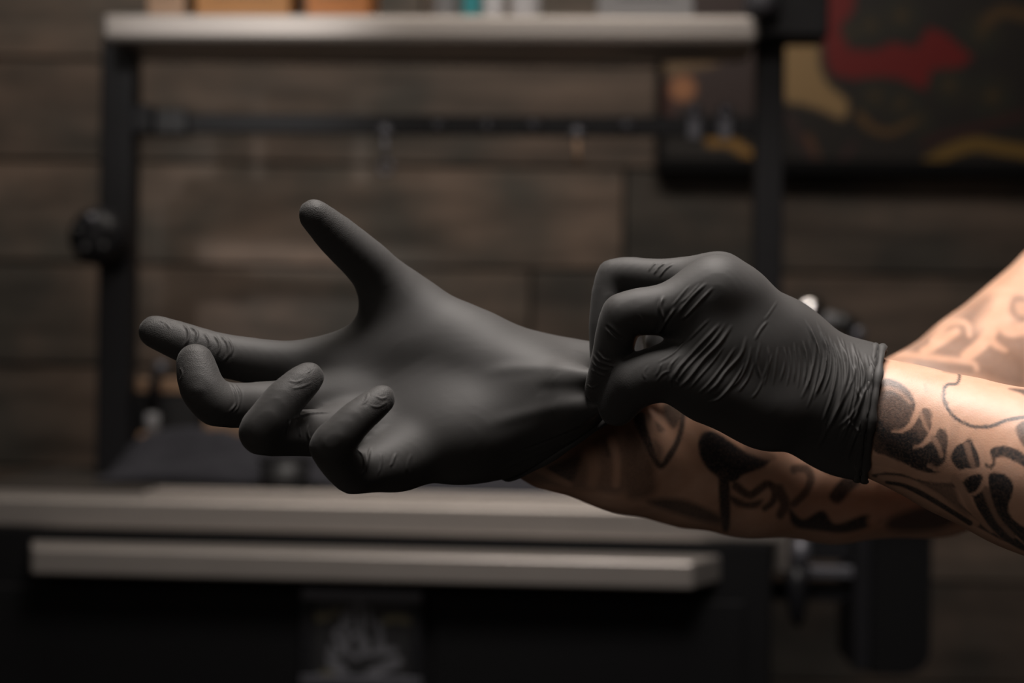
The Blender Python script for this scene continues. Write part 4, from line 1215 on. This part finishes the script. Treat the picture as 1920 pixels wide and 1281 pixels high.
T.line(z8([(560, 760), (650, 640), (760, 610), (830, 640), (845, 720)]), 8, 4, 0.04, 4)
T.line(z8([(820, 890), (960, 770), (1060, 600), (1120, 420)]), 11, 14, 0.0, 4)
T.line(z8([(1000, 740), (1060, 800), (1130, 840)]), 8, 4, 0.03, 4)
T.line(z8([(1090, 590), (1160, 680), (1290, 670)]), 13, 12, 0.02, 4)
T.line(z8([(200, 870), (400, 880), (640, 910), (860, 940), (900, 990)]), 6, 5, 0.10, 4)
T.line(z8([(430, 960), (600, 985), (850, 1000)]), 6, 6, 0.6, 5)
inkR = T.ink

# ---------------------------------------------------------------- rest of the body, standing to the right of the picture
def c2(a, b, ra, rb): return (np.array(a, float), np.array(b, float), ra, rb)
mid = (sh_r + sh_l) / 2
ax_ = (sh_l - sh_r) / np.linalg.norm(sh_l - sh_r)          # from right to left shoulder
bk = np.array([0.055, 0.02, 0.0])
hipc = np.array([mid[0] + 0.10, mid[1] + 0.03, 0.90])
torso = [c2(sh_r + bk * 0.4, sh_l + bk * 0.4, 0.066, 0.066),
         c2(mid + bk + ax_ * 0.09 + [0, 0, -0.09], hipc + ax_ * 0.07 + [0, 0, 0.10], 0.105, 0.095),
         c2(mid + bk - ax_ * 0.09 + [0, 0, -0.09], hipc - ax_ * 0.07 + [0, 0, 0.10], 0.105, 0.095),
         c2(hipc + ax_ * 0.08, hipc - ax_ * 0.08, 0.11, 0.11)]
nk = mid + bk + np.array([0, 0, 0.04]); hd = nk + np.array([-0.035, 0, 0.15])
neck = [c2(nk, nk + np.array([-0.015, 0, 0.08]), 0.060, 0.055)]
head = [c2(hd + [0.02, 0, 0.04], hd + [-0.005, 0, 0.035], 0.094, 0.088), c2(hd + [-0.02, 0, -0.01], hd + [-0.045, 0, -0.06], 0.070, 0.042),
        c2(hd + [-0.095, 0, 0.02], hd + [-0.112, 0, -0.012], 0.010, 0.014), c2(hd + ax_ * 0.086 + [0.02, 0, 0.015], hd + ax_ * 0.088 + [0.015, 0, -0.015], 0.018, 0.012),
        c2(hd - ax_ * 0.086 + [0.02, 0, 0.015], hd - ax_ * 0.088 + [0.015, 0, -0.015], 0.018, 0.012),
        c2(hd + ax_ * 0.018 + [-0.082, 0, -0.048], hd - ax_ * 0.018 + [-0.082, 0, -0.048], 0.009, 0.009)]
legs = []
feet = []
for s in (1, -1):
    h_ = hipc + ax_ * 0.095 * s; k_ = np.array([h_[0] - 0.02, h_[1], 0.48]); a_ = np.array([h_[0] + 0.01, h_[1], 0.09])
    legs += [c2(h_, k_, 0.090, 0.060), c2(k_, a_, 0.058, 0.042)]
    feet += [c2(a_ + [0.02, 0, -0.045], a_ + [-0.14, 0, -0.052], 0.042, 0.036), c2(a_, a_ + [0, 0, -0.03], 0.044, 0.044)]
f_body = lambda p: smin(smin(chain_sdf(p, torso, 0.05), chain_sdf(p, neck, 0.03), 0.04), smin(chain_sdf(p, head, 0.025), chain_sdf(p, legs, 0.03), 0.02), 0.03)
lo, hi = bounds(torso + neck + head + legs, 0.03)
Vt, Qt = surface_nets(f_body, lo, hi, 0.011)
Vt = snap(f_body, relax(Vt, Qt, 1), 2, 0.01)
base_pt = np.array([hipc[0], hipc[1], 0.0])
Vall = np.vstack([Vl, Vr, Vt]); nl_, nr_ = len(Vl), len(Vr)
Qall = np.vstack([Ql, Qr + nl_, Qt + nl_ + nr_])
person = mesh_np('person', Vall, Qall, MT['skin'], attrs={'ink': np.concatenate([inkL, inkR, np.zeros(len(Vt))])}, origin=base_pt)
tag(person, 'person with tattooed forearms pulling a black glove tight at the wrist', 'person')
gA = mesh_np('glove', Va, Qa, MT['glove'], person, attrs={'tip': tipA}, origin=base_pt)
gA['label'] = 'black glove on the outstretched open hand'
gB = mesh_np('glove', Vb, Qb, MT['glove'], person, attrs={'tip': tipB}, origin=base_pt)
gB['label'] = 'black wrinkled glove on the pinching hand'

# rolled cuff beads
def section_loop(f, origin, nrm, centre, n=140):
    u = np.cross(nrm, [0, 0, 1.0]); u /= np.linalg.norm(u); v = np.cross(nrm, u)
    out = []
    for i in range(n):
        a = 2 * math.pi * i / n
        d = u * math.cos(a) + v * math.sin(a)
        s = np.linspace(0.0, 0.09, 300)
        val = f(centre + s[:, None] * d)
        j = np.argmax(val > 0)
        out.append(centre + d * s[max(j, 1)])
    return np.array(out)
def bead(loop, nrm, r, jit, name, parent):
    n = len(loop); k = 10
    c_ = loop.mean(0)
    ph = np.linspace(0, 2 * np.pi, n, endpoint=False)
    r_ = r * (1 + jit * np.sin(ph * 9 + 1) + jit * 0.6 * np.sin(ph * 17))
    V_ = []
    for i in range(n):
        o_ = loop[i] - c_; o_ /= np.linalg.norm(o_)
        for j in range(k):
            a = 2 * np.pi * j / k
            V_.append(loop[i] + (o_ * math.cos(a) + nrm * math.sin(a) * 1.5) * r_[i])
    V_ = np.array(V_)
    Q_ = np.array([(i * k + j, ((i + 1) % n) * k + j, ((i + 1) % n) * k + (j + 1) % k, i * k + (j + 1) % k) for i in range(n) for j in range(k)])
    return mesh_np(name, V_, Q_, MT['glove'], parent, attrs={'tip': np.zeros(len(V_))}, origin=base_pt)
cB = P(1638, 775, 0.648); cB = cB - cutb * ((cB - qa_) @ cutb)
loopB = section_loop(glove_b_open, qa_, cutb, cB)
bead(loopB, cutb, 0.0011, 0.25, 'rolled_cuff', gB)
bead(loopB * 1.0 - cutb * 0.0032 + (loopB - loopB.mean(0)) * 0.004, cutb, 0.0009, 0.35, 'rolled_cuff', gB)

cA = P(1085, 745, 0.690); cA = cA - cutn * ((cA - pa_) @ cutn)
def glove_a_open(p):
    return smin(chain_sdf(p, A_palm, 0.020) + 0.0012, chain_sdf(p, A_pull, 0.006), 0.022)
loopA = section_loop(glove_a_open, pa_, cutn, cA)
bead(loopA, cutn, 0.0011, 0.15, 'rolled_cuff', gA)

# clothes
sl = [(sh_r + (R_arm[-1][0] - sh_r) * 0.55, sh_r, 0.066, 0.068), (sh_l + (el_l - sh_l) * 0.60, sh_l, 0.062, 0.066)]
def f_shirt(p):
    d = smin(chain_sdf(p, torso[:3] + [c2(hipc + ax_ * 0.08 + [0, 0, 0.04], hipc - ax_ * 0.08 + [0, 0, 0.04], 0.105, 0.105)], 0.05) - 0.010, chain_sdf(p, sl, 0.02), 0.03)
    return np.maximum(d, 0.055 - np.linalg.norm(p - (nk + [-0.01, 0, 0.03]), axis=1))
lo, hi = bounds(torso + sl, 0.04)
Vs, Qs = surface_nets(f_shirt, lo, hi, 0.010)
mesh_np('shirt', relax(Vs, Qs, 1), Qs, MT['shirt'], person, origin=base_pt)
f_tr = lambda p: np.maximum(chain_sdf(p, legs + [c2(hipc + ax_ * 0.08, hipc - ax_ * 0.08, 0.112, 0.112)], 0.03) - 0.012, 0.05 - p[:, 2])
lo, hi = bounds(legs, 0.05)
Vs, Qs = surface_nets(f_tr, lo, hi, 0.011)
mesh_np('trousers', relax(Vs, Qs, 1), Qs, MT['trousers'], person, origin=base_pt)
for s in (0, 1):
    ft = feet[2 * s: 2 * s + 2]
    fsh = lambda p: np.maximum(chain_sdf(p, ft, 0.02), 0.001 - p[:, 2])
    lo, hi = bounds(ft, 0.02)
    Vs, Qs = surface_nets(fsh, lo, hi, 0.007)
    mesh_np('shoe', relax(Vs, Qs, 1), Qs, MT['leather'], person, origin=base_pt)
f_hair = lambda p: np.maximum(cone(p, *c2(hd + [0.024, 0, 0.048], hd + [0.0, 0, 0.045], 0.100, 0.094)), -((p[:, 2] - hd[2] - 0.03) + (p[:, 0] - hd[0] - 0.02) * 1.1))
lo, hi = bounds(head[:1], 0.03)
Vs, Qs = surface_nets(f_hair, lo, hi, 0.008)
mesh_np('hair', relax(Vs, Qs, 1), Qs, MT['hair'], person, origin=base_pt)
